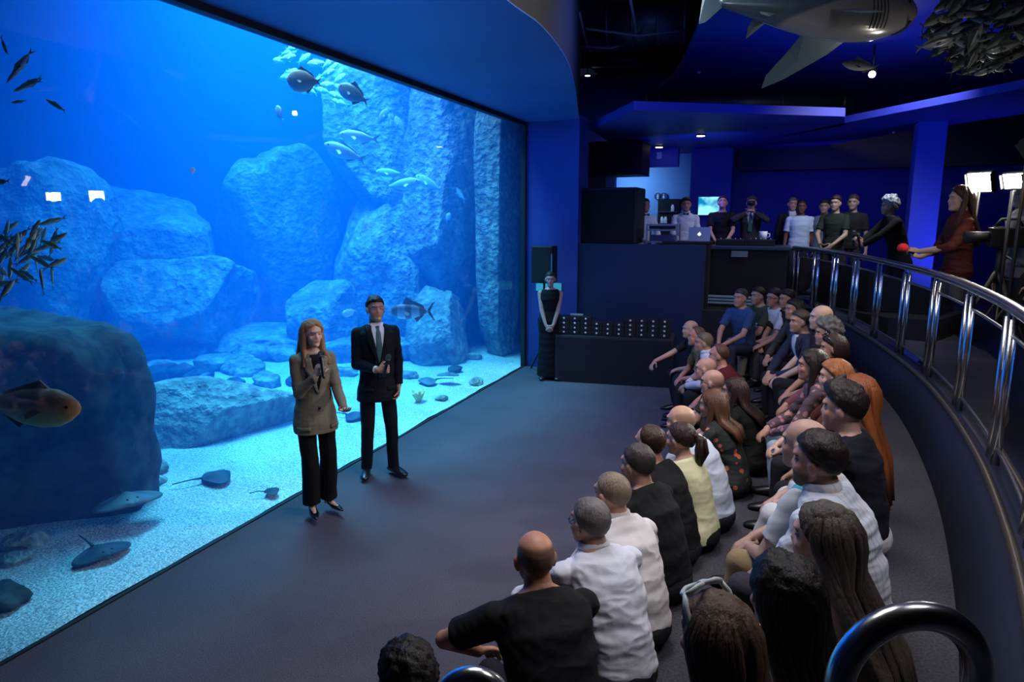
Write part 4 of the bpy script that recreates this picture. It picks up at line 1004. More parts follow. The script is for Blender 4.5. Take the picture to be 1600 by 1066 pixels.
def microphone(p, d, label, ball=(.10, .10, .10), ring=None):
    o = empty('microphone', p); d = unit(d); q = Vector(d).to_track_quat('Z', 'Y'); o.rotation_euler = q.to_euler()
    tag(o, label, 'microphone')
    G().tube([(0, 0, -.11), (0, 0, -.10), (0, 0, .06), (0, 0, .075)], [.010, .013, .017, .022], 16).build('handle', mat('mic_black', (.01, .01, .012), .3), o, True)
    G().ell((0, 0, .10), (.026, .026, .030)).build('grille', mat('mic_grille', ball, .4, .6, bump=1, bscale=400), o, True)
    G().tube([(0, 0, .072), (0, 0, .080)], .0235, 16).build('collar', mat('mic_collar', (.2, .2, .2), .3, .8), o, True)
    return o
OLIVE = (.20, .175, .125)
W_ = dict(h=1.66, fem=True, sit=False, vox=.0048, lean=.02, seed=3, hair='long', haircol=(.34, .17, .075), hlen=.24, lock=1.5, hyaw=.10, hpitch=.02, skin=(.68, .42, .32), lips=(.48, .10, .10),
          top='blazer', topmat=m_cloth(OLIVE, 'olive_blazer_cloth'), toplabel='olive grey blazer', botcol=(.006, .006, .007), wide=.022, cutoff=-.02, shoe_type='heel', cuff=.96,
          arms={1: ((.045, .205, 1.28), (.45, -.6, -.8)), -1: ((-.15, .29, .99), (-.25, -1, -.3))},
          hands={1: ((-.25, .25, .9), (.9, .45, 0), 1.0), -1: ((.12, 1, .15), (0, .1, -1), .35)},
          lift=.045, legs={1: ((.075, .02, .135), (0, 1, 0)), -1: ((-.085, -.02, .135), (0, 1, 0))}, toe={1: (.15, 1, 0), -1: (-.25, 1, 0)})
pf = atz(503, 806, 0)
root, hc, Rh, s_, info = place(W_, 497, 531, face=facing(.90, -.62), XY=None, label='woman in an olive blazer and black trousers speaking into a microphone before the tank')
fw = world_pt(root, (0, 0, 0)); root.location = (pf[0] - .03, pf[1] + .02, 0)
suit_front(info, s_, (.008, .008, .009), tie=False, lapel=m_cloth(OLIVE, 'olive_blazer_cloth'), hw=.056, top_up=-.015)
strip(info, 'pocket_flap', [.80, .835], [.085, .085], [.175, .175], .006, m_cloth(OLIVE, 'olive_blazer_cloth')); strip(info, 'pocket_flap', [.80, .835], [-.175, -.175], [-.085, -.085], .006, m_cloth(OLIVE, 'olive_blazer_cloth'))
strip(info, 'button', [.985, 1.005], [-.01, -.01], [.01, .01], .012, M_blackgloss, 4)
wv_ = info['wr'][1]; mp = world_pt(root, wv_ + np.array((-.035, .085, .075))); mt_ = world_pt(root, hc + Rh @ np.array((0, .13, -.055)))
microphone(mp + (mt_ - mp) * .12, mt_ - mp, 'black microphone held to the mouth by the woman in the olive blazer')
NAVYS = m_cloth((.006, .007, .013), 'navy_suit_cloth')
M_ = dict(h=1.80, sit=False, vox=.0048, lean=.02, seed=4, hair='short', haircol=(.012, .009, .008), hyaw=.05, hpitch=-.12, skin=(.47, .26, .18), beard=False, top='suit', topmat=NAVYS, toplabel='dark navy suit jacket',
          botmat=NAVYS, cutoff=-.06, arms={1: ((.055, .245, 1.14), (.6, -.8, -.5)), -1: ((-.20, .06, .92), (-.5, -1, 0))}, cuff=.93,
          hands={1: ((-.95, .35, .05), (.35, .9, .15), 1.15), -1: ((.2, .3, -1), (-1, 0, -.2), .6)},
          legs={1: ((.13, -.03, .085), (0, 1, 0)), -1: ((-.13, .03, .085), (0, 1, 0))}, toe={1: (.35, 1, 0), -1: (-.45, 1, 0)})
root, hc, Rh, s_, info = place(M_, 585, 486, face=facing(.78, -.78), label='man in a dark navy suit with green tie holding a microphone before the tank')
pf = atz(592, 744, 0); root.location = (pf[0], pf[1] + .03, 0)
suit_front(info, s_, (.78, .78, .82), (.035, .13, .12), lapel=NAVYS, hw=.066)
strip(info, 'button', [1.03, 1.05], [-.01, -.01], [.01, .01], .012, M_blackgloss, 4)
for q, a_, b_ in ((1, .07, .17), (-1, -.17, -.07)): strip(info, 'pocket_flap', [.90, .935], [a_, a_], [b_, b_], .006, NAVYS)
e_, w2 = info['elb'][1], info['wr'][1]; d_ = unit(w2 - e_)
G().tube([w2 - d_ * .030, w2 - d_ * .004], [.037, .035], 16).build('shirt_cuff', m_cloth((.78, .78, .82)), info['top'], True)
microphone(world_pt(root, w2 + np.array((-.075, .075, .04))), rotz(root.rotation_euler[2]) @ np.array((-.18, .28, .9)), 'black microphone held at chest height by the man in the navy suit')
# hostess by the pillar
D_ = dict(h=1.70, big=1.14, fem=True, sit=False, vox=.007, lean=0, seed=8, hair='up', haircol=(.02, .012, .01), skin=(.42, .25, .19), top='dress', topmat=m_cloth((.006, .006, .007), 'black_dress_cloth'), hpitch=.0,
          arms={1: ((.05, .19, .86), (1, -.35, -.2)), -1: ((-.05, .19, .86), (-1, -.35, -.2))}, hands={1: ((-.6, .35, -.7), (.5, .85, .1), .5), -1: ((.6, .35, -.7), (-.5, .85, .1), .5)})
place(D_, 860, 437, face=facing(.28, -1), label='woman in a long sleeveless black dress standing with clasped hands by the pillar')

# ---- the seated audience
STG = np.array((-3.4, 5.6))
def look(p, bias=(0, 0)):
    d = unit(np.array((STG[0] - p[0] + bias[0], STG[1] - p[1] + bias[1]))); return facing(d[0], d[1])
def seated(px, py, row, label, face=None, look_=None, **k):
    fl = 0.0 if row == 1 else L1; k.setdefault('seat', L1 if row == 1 else L2 - L1); sp = dict(sit=True, vox=.0085, **{}); sp.update(k)
    Y_ = None
    if face is None: face = lambda p: .5 * look(p) + .5 * facing(-1, .15 - .06 * (p[1] - 4))
    r_ = place(sp, px, py, floor=fl, face=face, label=label); return r_
def aim(sp, p_, px, py): pass
GREYH = (.12, .11, .10)
WHITE = (.62, .64, .70)
# first row, from the camera outwards
seated(636, 1062, 1, 'dark-haired person at the bottom edge, only the top of the head showing', seed=11, hair='curly', haircol=(.012, .008, .008), hthick=.016, lean=.4, face=facing(-.75, .65), vox=.010)
r = seated(836, 874, 1, 'broad balding man in a black t-shirt, nearest in the first row', seed=12, big=1.16, h=1.84, hair='bald', fringe=.8, haircol=(.05, .04, .035), topcol=(.008, .008, .010), skin=(.48, .22, .13), face=facing(-.62, .78), hyaw=-.05, lean=.55, vox=.007, face_=0,
       arms={1: ((.05, .62, .62), (1, .1, -.3)), -1: ((-.20, .50, .60), (-1, .35, -.2))})
r = seated(921, 818, 1, 'grey-haired man with black glasses in a white shirt, second in the first row', seed=13, h=1.80, big=1.06, hair='short', hthick=.007, haircol=(.13, .12, .115), top='shirt', topcol=WHITE, skin=(.50, .28, .2), face=facing(-.72, .70), hyaw=.25, lean=.55, vox=.007,
       arms={1: ((-.02, .60, .66), (1, -.1, -.4)), -1: ((-.10, .56, .66), (-1, .2, -.3))})
glasses(*r[:4])
seated(955, 773, 1, 'man with fair cropped hair in a cream white shirt beside the grey-haired one', seed=14, h=1.80, hair='buzz', haircol=(.20, .15, .10), top='shirt', topcol=(.66, .62, .60), skin=(.54, .30, .20), face=facing(-.76, .66), hyaw=.3, lean=.50, vox=.007)
seated(995, 727, 1, 'man with dark hair greying at the sides in a black t-shirt', seed=15, h=1.80, hair='short', hthick=.009, haircol=(.035, .030, .028), topcol=(.009, .009, .011), skin=(.52, .29, .2), face=facing(-.85, .50), hyaw=.1, lean=.45, vox=.007)
seated(1014, 694, 1, 'man with receding brown hair in a black t-shirt behind the greying man', seed=16, h=1.80, hair='recede', haircol=(.045, .02, .012), topcol=(.010, .010, .012), face=facing(-.87, .45), lean=.45)
seated(1062, 687, 1, 'woman with a dark ponytail in a pale yellow top', seed=17, fem=True, h=1.68, hair='pony', haircol=(.03, .012, .01), hlen=.22, top='sleeveless', topcol=(.72, .70, .42), skin=(.55, .32, .24), face=facing(-.90, .32), lean=.32, botcol=(.01, .01, .012))
seated(1063, 660, 1, 'balding man in a pale blue shirt behind the woman in yellow', seed=18, h=1.82, big=1.08, hair='bald', fringe=.4, haircol=(.10, .07, .05), top='shirt', topcol=(.50, .56, .66), skin=(.52, .30, .2), face=facing(-.92, .28), lean=.5)
M_floral = mat_speckle('floral_dark', (.55, .13, .05), (.015, .02, .018), 14, .85, .22, .30, tex='voronoi', bump=.1)
seated(1112, 634, 1, 'woman with long chestnut hair in a dark blouse with orange flowers', seed=19, fem=True, h=1.68, hair='long', haircol=(.09, .035, .015), hlen=.22, top='shirt', topmat=M_floral, face=facing(-.93, .2), lean=.40, botcol=(.012, .015, .012))
seated(1146, 612, 1, 'woman with long dark brown hair in a black top beside the flowered blouse', seed=20, fem=True, h=1.66, hair='long', haircol=(.025, .012, .009), hlen=.28, topcol=(.010, .010, .010), face=facing(-.95, .1), lean=.40)
r = seated(1112, 598, 1, 'bald man with glasses in a dark brown t-shirt in the first row', seed=21, hair='bald', fringe=.3, haircol=(.08, .06, .05), topcol=(.04, .022, .012), skin=(.55, .30, .23), face=facing(-1, .1), lean=.5)
glasses(*r[:4])
r = seated(1102, 577, 1, 'bald man with dark glasses leaning forward in an olive shirt', seed=22, hair='bald', fringe=.2, haircol=(.1, .06, .05), topcol=(.05, .042, .03), skin=(.60, .32, .25), face=facing(-1, .05), lean=.55)
glasses(*r[:4])
seated(1122, 556, 1, 'man in a wine red t-shirt between bald heads in the first row', seed=23, hair='recede', haircol=(.10, .05, .035), topcol=(.10, .012, .02), skin=(.5, .25, .2), face=facing(-1, -.1), lean=.4, vox=.010)
r = seated(1099, 536, 1, 'man with short sandy hair in a white shirt clasping his hands', seed=24, hair='short', hthick=.007, haircol=(.16, .12, .075), top='shirt', topcol=(.60, .62, .68), face=facing(-1, -.2), lean=.5, vox=.010)
seated(1087, 526, 1, 'red-faced man in a tan shirt near the far end of the first row', seed=25, hair='recede', haircol=(.10, .06, .04), topcol=(.22, .14, .06), skin=(.55, .24, .17), face=facing(-1, -.3), lean=.45, vox=.010)
seated(1078, 515, 1, 'bald man at the far end of the first row with arm stretched out', seed=26, hair='bald', fringe=.2, haircol=(.1, .07, .05), topcol=(.02, .02, .025), skin=(.58, .33, .22), face=facing(-1, -.4), lean=.45, vox=.010, arms={1: ((.12, .75, .62), (1, 0, -1))})
# second row
r = seated(1116, 1000, 2, 'woman with long light brown hair and white sunglasses on her head, nearest the camera', seed=30, fem=True, h=1.68, hair='long', haircol=(.10, .060, .038), hlen=.42, top='sleeveless', topcol=(.02, .02, .03), skin=(.5, .3, .22), face=facing(-.70, .72), lean=.30, hyaw=.15, vox=.007, hfront=False)
glasses(r[0], r[1], r[2] @ rotx(1.0), r[3], color=(.62, .70, .70), up=.02, back=-.052, thick=.0065, name='white_sunglasses', ln=.17, sz_=1.5)
seated(1222, 935, 2, 'woman with very long black hair in a white top in the second row', seed=31, fem=True, h=1.68, hair='long', haircol=(.006, .006, .007), hlen=.42, topcol=(.55, .60, .70), skin=(.5, .3, .22), face=facing(-.70, .70), lean=.25, vox=.007, hthick=.024, hfront=False)
seated(1284, 842, 2, 'woman with long ash blonde hair, face in profile, in the second row', seed=32, fem=True, h=1.70, hair='long', haircol=(.075, .060, .045), hlen=.52, top='sleeveless', topcol=(.25, .17, .13), skin=(.58, .34, .26), face=facing(-.90, .42), lean=.28, hyaw=.15, vox=.007, hfront=False, botcol=(.03, .03, .045), h_=0)
M_pale = mat_stripes('pale_striped_cloth', [(0, (.60, .64, .70)), (.8, (.42, .50, .62))], 0, 28)
seated(1276, 722, 2, 'bearded man with dark hair in a white striped shirt in the second row', seed=33, h=1.80, big=1.08, hair='short', hthick=.016, haircol=(.022, .014, .012), beard=True, top='shirt', topmat=M_pale, skin=(.42, .24, .19), face=facing(-.92, .36), hyaw=.1, lean=.36, vox=.007, botcol=(.04, .04, .055))
M_band = mat_stripes('banded_cloth', [(0, (.60, .64, .66)), (.40, (.03, .32, .40)), (.62, (.60, .62, .66)), (.80, (.70, .55, .22))], 0, 3.2)
seated(1256, 695, 2, 'bald man in a white, teal and yellow banded t-shirt', seed=34, h=1.80, big=1.05, hair='bald', fringe=.45, haircol=(.06, .05, .05), topmat=M_band, skin=(.46, .28, .22), face=facing(-.93, .36), lean=.40, botcol=(.30, .22, .12))
seated(1316, 640, 2, 'young man with thick dark hair in a navy t-shirt in the second row', seed=35, h=1.82, hair='short', hthick=.022, quiff=True, haircol=(.018, .011, .010), topcol=(.010, .011, .020), skin=(.50, .30, .24), face=facing(-.95, .30), hyaw=.05, lean=.25, vox=.007, botcol=(.55, .55, .57), legs={1: ((.16, .50, .10), (.1, 1, .6)), -1: ((-.12, .55, .10), (-.1, 1, .6))})
seated(1338, 618, 2, 'woman with very long ginger hair behind the young man in navy', seed=36, fem=True, h=1.70, hair='long', haircol=(.22, .06, .015), hlen=.52, topcol=(.05, .02, .01), face=facing(-.96, .25), lean=.12, vox=.0085, hfront=False)
seated(1303, 590, 2, 'woman with wavy copper hair looking left in the second row', seed=37, fem=True, h=1.66, hair='bob', haircol=(.32, .11, .03), topcol=(.10, .03, .02), skin=(.6, .36, .28), face=facing(-1, .1), lean=.2)
M_pink = mat_speckle('floral_pink', (.45, .20, .22), (.10, .06, .08), 22, .85, .25, .4, tex='voronoi', bump=.1)
seated(1268, 572, 2, 'woman with straight dark hair in a pink flowered blouse and pale jeans', seed=38, fem=True, h=1.68, hair='long', haircol=(.018, .010, .008), hlen=.26, top='shirt', topmat=M_pink, face=facing(-1, 0), lean=.35, botcol=(.28, .38, .48))
r = seated(1300, 545, 2, 'woman with black-framed sunglasses pushed up on dark hair', seed=39, fem=True, h=1.66, hair='bob', haircol=(.03, .014, .014), top='shirt', topcol=(.16, .06, .07), face=facing(-1, -.05), lean=.25, vox=.010)
glasses(r[0], r[1], r[2] @ rotx(.9), r[3], up=.02, back=-.048, thick=.004, name='dark_sunglasses', ln=.16, sz_=1.3)
seated(1292, 522, 2, 'person with curly grey hair in the second row', seed=40, hair='curly', haircol=(.16, .15, .14), topcol=(.03, .03, .035), face=facing(-1, -.1), lean=.2, vox=.010)
seated(1282, 497, 2, 'bald pale man sitting high in the second row', seed=41, h=1.86, hair='bald', fringe=.2, haircol=(.15, .13, .12), topcol=(.02, .02, .025), skin=(.62, .42, .33), face=facing(-1, -.15), lean=.1, vox=.010)
r = seated(1249, 503, 2, 'man in a navy suit with open white collar in the second row', seed=42, hair='short', hthick=.007, haircol=(.04, .03, .03), top='suit', topmat=mat('navy_jacket', (.012, .018, .045), .8), skin=(.46, .27, .2), face=facing(-1, -.45), lean=.35, vox=.0085)
suit_front(r[4], r[3], (.62, .65, .7), tie=False, lapel=mat('navy_jacket', (.012, .018, .045), .8), hw=.065, top_up=.0)
seated(1240, 484, 2, 'woman with dark hair in a grey top beside the navy suit', seed=43, fem=True, hair='bob', haircol=(.015, .010, .009), top='shirt', topcol=(.05, .045, .045), face=facing(-1, -.5), lean=.3, vox=.010)
seated(1229, 468, 2, 'dark-haired man half hidden behind the man in the white polo', seed=44, hair='short', haircol=(.02, .012, .01), topcol=(.02, .02, .02), face=facing(-.9, -.6), lean=.2, vox=.010)
r = seated(1209, 466, 2, 'man with glasses in a white polo shirt at the far end', seed=45, hair='short', haircol=(.02, .013, .01), topcol=(.55, .60, .66), face=facing(-.85, -.6), lean=.25, vox=.010, botcol=(.05, .045, .04))
glasses(*r[:4])
seated(1184, 463, 2, 'man in an olive t-shirt and beige trousers at the far end', seed=46, hair='short', hthick=.007, haircol=(.02, .013, .01), topcol=(.045, .055, .035), face=facing(-.8, -.7), lean=.25, vox=.010, botcol=(.42, .38, .30), shoe_type='sneaker', shoecol=(.5, .5, .5))
seated(1157, 466, 2, 'man in a blue t-shirt farthest to the left of the second row', seed=47, hair='short', hthick=.007, haircol=(.04, .035, .03), topcol=(.03, .07, .17), face=facing(-.6, -.8), lean=.2, vox=.010, botcol=(.02, .025, .05), shoe_type='sneaker', shoecol=(.5, .5, .5))

# ---- people standing on the gallery
def stander(px, py, Y_, label, face, **k):
    sp = dict(sit=False, vox=.010, floor=L3); k.setdefault('lean', .03); sp.update(k); p = aty(px, py, Y_)
    return place(sp, px, py, floor=L3, face=face, label=label, XY=p)
def bow(info, s):
    nb = info['nb']; y = .075 * s; g = G()
    for q in (-1, 1): g.tube([nb + np.array((0, y + .02, .0)), nb + np.array((q * .045, y + .02, 0))], [.006, .022], 8)
    g.build('bow_tie', M_blackgloss, info['top'], True)
FH = {1: ((.10, .30, 1.02), (1, -.6, -.4)), -1: ((-.10, .30, 1.02), (-1, -.6, -.4))}
VEST = m_cloth((.01, .01, .012), 'black_waistcoat_cloth')
r = stander(1008, 328, 12.0, 'young waiter in a white shirt, black bow tie and waistcoat behind the equipment rack', facing(.7, -1), h=1.74, seed=60, hair='short', haircol=(.01, .008, .008), top='shirt', topcol=(.6, .64, .7), arms=FH, hpitch=-.2); bow(r[4], r[3])
r = stander(1072, 323, 12.1, 'waiter in a white shirt and black bow tie behind the laptop', facing(.2, -1), h=1.76, seed=61, hair='short', haircol=(.012, .009, .009), top='shirt', topcol=(.6, .64, .7), arms=FH); bow(r[4], r[3])
stander(1129, 320, 13.1, 'man in a black t-shirt looking down behind the mixing desk', facing(.1, -1), h=1.80, seed=62, hair='short', haircol=(.01, .008, .008), topcol=(.008, .008, .009), arms=FH, hpitch=-.4, big=1.1)
r = stander(1174, 323, 13.2, 'man in a white shirt and dark tie holding up a camera behind the cup', facing(.0, -1), h=1.80, seed=63, hair='short', haircol=(.05, .04, .03), top='suit', topcol=(.03, .03, .03), arms={1: ((.06, .22, 1.52), (1, -.2, -.6)), -1: ((-.06, .22, 1.52), (-1, -.2, -.6))}); suit_front(r[4], r[3], (.6, .62, .66), (.02, .03, .08))
p = world_pt(r[0], r[1] + np.array((0, .16, 0))); cm = empty('photo_camera', p); tag(cm, 'black photo camera held up by the man behind the cup', 'camera')
G().box((-.07, -.03, -.045), (.07, .03, .045)).build('housing', M_blackgloss, cm, bevel=.008); G().tube([(0, 0, 0), (0, -.09, 0)], [.035, .038], 16).build('lens', M_black, cm, True)
r = stander(1238, 326, 13.4, 'man in a dark suit standing behind the man in the white shirt', facing(.2, -1), h=1.78, seed=64, hair='short', hthick=.006, haircol=(.10, .09, .08), top='suit', topcol=(.012, .014, .02)); suit_front(r[4], r[3], (.6, .6, .62), tie=False)
stander(1251, 339, 12.9, 'dark-skinned man in a pale short-sleeved shirt at the railing', facing(.1, -1), h=1.72, big=1.1, seed=65, hair='short', hthick=.005, haircol=(.01, .008, .008), skin=(.14, .065, .04), topcol=(.42, .52, .66), botcol=(.02, .02, .03))
stander(1304, 334, 12.0, 'man in a dark green t-shirt leaning at the railing', facing(-.4, -1), h=1.76, seed=66, hair='short', haircol=(.02, .013, .01), topcol=(.015, .022, .015), arms=FH, skin=(.3, .2, .14))
stander(1332, 330, 12.4, 'dark-haired man in black in the group at the railing', facing(-.3, -1), h=1.78, seed=67, hair='short', haircol=(.03, .02, .014), topcol=(.012, .014, .012), skin=(.3, .2, .14))
stander(1287, 338, 12.9, 'man in a pale grey shirt at the left of the group behind the railing', facing(-.2, -1), h=1.72, seed=70, hair='short', haircol=(.015, .010, .009), topcol=(.12, .15, .17), skin=(.3, .2, .14))
r = stander(1386, 349, 10.6, 'person with curly silver hair and black coat leaning over the railing', facing(-1, -.35), h=1.72, seed=68, hair='curly', haircol=(.30, .32, .30), top='suit', topcol=(.008, .008, .009), lean=.38, arms={1: ((.02, .60, 1.02), (1, -.3, -.6)), -1: ((-.10, .60, 1.02), (-1, -.3, -.6))}, hands={1: ((0, .6, .8), (1, 0, 0), 1.0), -1: ((0, .6, .8), (-1, 0, 0), 1.0)})
wq = world_pt(r[0], r[4]['wr'][1] + np.array((-.02, .07, .07)))
microphone(wq, (0, 0, 1), 'handheld microphone with blue foam held over the railing', (.02, .04, .5)); microphone(wq + np.array((.06, -.12, -.03)), (-.2, -.1, 1), 'handheld microphone with pale foam held over the railing', (.4, .4, .5))
r = stander(1498, 326, 7.5, 'woman in a maroon top with long brown hair by the bright lamps', facing(-1, -.15), fem=True, h=1.70, vox=.007, seed=69, hair='long', haircol=(.035, .018, .012), hlen=.3, top='shirt', topcol=(.075, .015, .012), skin=(.5, .32, .25), cuff=.45, botcol=(.06, .065, .075), arms={1: ((.06, .30, 1.06), (1, -.6, -.5)), -1: ((-.10, .36, 1.12), (-1, -.6, -.5))}, hands={1: ((-.3, .9, .2), (.5, 0, -.8), .6), -1: ((.3, .9, .2), (-.5, 0, .8), .9)})
wq = world_pt(r[0], r[4]['wr'][-1] + np.array((.03, .14, .03))); mcr = empty('red_microphone', wq); tag(mcr, 'microphone with a red foam cover in the hands of the woman in maroon', 'microphone')
G().ell((0, 0, 0), (.05, .05, .042)).build('foam_cover', mat('red_foam', (.65, .02, .03), .9), mcr, True); G().tube([(0, 0, 0), (.10, .02, -.05)], .014, 10).build('handle', M_blackgloss, mcr, True)
stander(1597, 335, 7.3, 'man in a grey shirt at the right edge behind the light stands', facing(-1, -.3), h=1.74, seed=71, hair='short', haircol=(.02, .013, .01), top='shirt', topcol=(.13, .13, .14), skin=(.4, .26, .2))

# ================================================================== PROPS
# railing along the gallery edge
rl = empty('gallery_railing', (1.2, 6, L3)); tag(rl, 'curved steel railing with paired posts along the gallery edge', 'railing'); BT = -Vector(rl.location)
def rchild(name, g, m, smooth=True): o = g.build(name, m, rl, smooth); o.matrix_parent_inverse = Matrix.Translation(BT); return o
RC = offs(resample(EDGE[4:], 90), -.05)
RCn = offs(resample([(.97, 3.0), (1.12, 4.0)] + EDGE[5:], 90), -.05)
RC = RCn[RCn[:, 1] > 3.0]
HT = L3 + .93
rchild('handrail', G().tube([(x, y, HT) for x, y in RC], .035, 14), M_chrome)
def rp_(Y_): i = int(np.argmin(np.abs(RC[:, 1] - Y_))); return RC[i], unit(RC[min(i + 1, len(RC) - 1)] - RC[max(i - 1, 0)])
YS = [3.45, 4.6, 5.85, 7.0, 8.05, 9.1, 10.1, 11.0, 11.8, 12.5]
for Y_ in YS:
    for d_ in (-.075, .075):
        (x, y), t = rp_(Y_ + d_); x, y = (x + t[0] * 0, Y_ + d_)
        x = float(np.interp(y, RC[:, 1], RC[:, 0]))
        g = G().tube([(x, y, L3), (x, y, L3 + .87)], .024, 12); rchild('post', g, M_chrome)
        rchild('post_cap', G().tube([(x, y, L3 + .86), (x, y, HT - .02)], .008, 8), M_steel)
        rchild('base_flange', G().tube([(x, y, L3), (x, y, L3 + .018)], .034, 14), M_steel)
mgl = bpy.data.materials.new('railing_glass'); mgl.use_nodes = True; n_, l_ = nodes(mgl); n_.remove(n_['Principled BSDF'])
tr = n_.new('ShaderNodeBsdfTransparent'); tr.inputs[0].default_value = (.86, .90, .94, 1); gs = n_.new('ShaderNodeBsdfGlossy'); gs.inputs['Roughness'].default_value = .02
fr = n_.new('ShaderNodeFresnel'); fr.inputs[0].default_value = 1.25; mx = n_.new('ShaderNodeMixShader')
l_.new(fr.outputs[0], mx.inputs[0]); l_.new(tr.outputs[0], mx.inputs[1]); l_.new(gs.outputs[0], mx.inputs[2]); l_.new(mx.outputs[0], n_['Material Output'].inputs[0])
for a_, b_ in zip(YS[:-1], YS[1:]):
    ys = np.linspace(a_ + .075, b_ - .075, 7); P_ = [(float(np.interp(y, RC[:, 1], RC[:, 0])), y) for y in ys]
    for z in (L3 + .12, L3 + .78): rchild('panel_rail', G().tube([(x, y, z) for x, y in P_], .011, 8), M_steel)
    V = [(x, y, z) for z in (L3 + .12, L3 + .78) for x, y in P_]; n = len(P_)
    rchild('glass_panel', G().add(V, [(i, i + 1, n + i + 1, n + i) for i in range(n - 1)]), mgl)
# stair hoops in the foreground
def hoop(cx, cy, z0, z1, R_, ang, r_, label):
    o = empty('stair_handrail', (cx, cy, z0)); tag(o, label, 'handrail'); dx, dy = math.cos(ang), math.sin(ang); pts = [(-R_ * dx, -R_ * dy, 0)]
    for a in np.linspace(PI, 0, 20): pts.append((R_ * math.cos(a) * dx, R_ * math.cos(a) * dy, z1 - z0 - R_ + R_ * math.sin(a)))
    pts.append((R_ * dx, R_ * dy, 0))
    G().tube(pts, r_, 24).build('hoop', M_chrome, o, True)
    for s_ in (-1, 1): G().tube([(s_ * R_ * dx, s_ * R_ * dy, 0), (s_ * R_ * dx, s_ * R_ * dy, .02)], r_ * 1.7, 20).build('base_flange', M_steel, o, True)
p = atd(1432, 962, 1.15); hoop(p[0], p[1], L2, p[2], .125, YAW + .08, .024, 'chrome hoop end of a stair handrail, large in the bottom right corner')
p = atd(738, 1057, 1.75); hoop(p[0], p[1], L1, p[2], .075, YAW, .026, 'chrome hoop end of a stair handrail peeking in at the bottom centre')
# award table
tb = empty('award_table', (-2.35, 10.45, 0)); tb.rotation_euler = (0, 0, .12); tag(tb, 'long table under a floor-length black cloth before the navy parapet', 'table')
G().box((-.88, -.28, .70), (.86, .34, .74)).build('tabletop', M_black, tb)
V = []; nn = 160; per = []
for k in range(nn):
    t = k / nn * 4; c_ = [(-.9, -.3), (.9, -.3), (.9, .36), (-.9, .36)]; i = int(t); u_ = t - i; a_ = c_[i]; b_ = c_[(i + 1) % 4]; per.append((a_[0] + (b_[0] - a_[0]) * u_, a_[1] + (b_[1] - a_[1]) * u_))
for z, am in ((.747, 0), (.70, .001), (.35, .002), (.004, .004)):
    for k, (x, y) in enumerate(per): f_ = 1 + am * math.sin(k * 1.3) ; V.append((x * f_, y * (1 + am * 2.5 * math.sin(k * 1.3)), z))
Fs = [(j * nn + k, (j + 1) * nn + k, (j + 1) * nn + (k + 1) % nn, j * nn + (k + 1) % nn) for j in range(3) for k in range(nn)] + [tuple(range(nn))]
G().add(V, Fs).build('cloth', mat('table_cloth', (.004, .005, .010), .8, bump=.2, bscale=8), tb, True)
Rtb = rotz(.12); bp = None
for r_ in range(4):
    for c_ in range(10):
        if r_ == 3 and c_ in (3, 4, 5): continue
        loc = np.array((-2.35, 10.45, 0)) + Rtb @ np.array((-.78 + c_ * .171, -.17, .752 + r_ * .072))
        if bp is None:
            bp = empty('gift_box', loc, .12); G().box((-.083, -.06, 0), (.083, .08, .069)).build('case', M_black, bp, bevel=.004); G().ell((0, -.062, .035), (.016, .008, .016)).build('medallion', mat('medallion', (.85, .80, .74), .45, .3), bp, True); o = bp
        else: o = copy_tree(bp); o.location = loc
        tag(o, 'black award box with shiny medallion, %s stack %s, %s layer' % (ORD[c_] if c_ < 5 else ORD[9 - c_], 'from the left' if c_ < 5 else 'from the right', ['bottom', 'second', 'third', 'top'][r_]), 'box', 'award boxes on the table')
o = G().box((-.1, -.02, 0), (.1, .02, .02)).build('silver_bar', mat('pale_bar', (.5, .5, .48), .4)); o.location = np.array((-2.35, 10.45, 0)) + Rtb @ np.array((-.60, -.1, .752 + .288)); tag(o, 'pale flat bar lying on the left end of the award boxes', 'bar')
# loudspeakers
sp0 = aty(850, 412, 10.6); sk = empty('speaker_stand', (sp0[0], 10.62, 0)); tag(sk, 'black tripod stand under the small speaker by the pillar', 'stand')
zb = aty(850, 442, 10.6)[2]; zt = aty(850, 384, 10.6)[2]
G().tube([(0, 0, .1), (0, 0, zb)], .018, 10).build('pole', M_black, sk, True)
for k in range(3): a = k * 2.09 + .5; G().tube([(0, 0, .5), (.32 * math.cos(a), .26 * math.sin(a), .01)], .012, 8).build('leg', M_black, sk, True)
bx = empty('loudspeaker', (sp0[0], 10.62, zb)); tag(bx, 'black loudspeaker on a stand above the woman in the black dress', 'speaker'); hh = zt - zb
G().box((-.18, -.15, 0), (.18, .15, hh)).build('cabinet', M_black, bx, bevel=.02); G().box((-.16, -.158, .03), (.16, -.15, hh - .03)).build('grille', mat('grille', (.004, .004, .004), .9, bump=1, bscale=300), bx)
G().box((.165, -.165, .05), (.185, -.15, hh * .8)).build('side_handle', M_steel, bx)
p = aty(856, 449, 10.88); o = G().box((-.22, -.01, -.07), (.22, .02, .07)).build('information_panel', mat('panel_glow', (.05, .2, .25), .5, emit=(.05, .45, .6), estr=.5)); o.location = (p[0], 10.92, p[2]); tag(o, 'small turquoise lit panel on the pillar behind the woman in the black dress', 'sign')
cb = empty('line_speaker', (-2.68, 11.55, 2.13)); tag(cb, 'large square black speaker cabinet standing on the navy parapet by the pillar', 'speaker')
G().box((-.45, -.42, 0), (.47, .3, .90)).build('cabinet', M_black, cb, bevel=.02); G().box((-.41, -.435, .04), (.43, -.42, .86)).build('grille', mat('grille', (.004, .004, .004), .9, bump=1, bscale=300), cb)
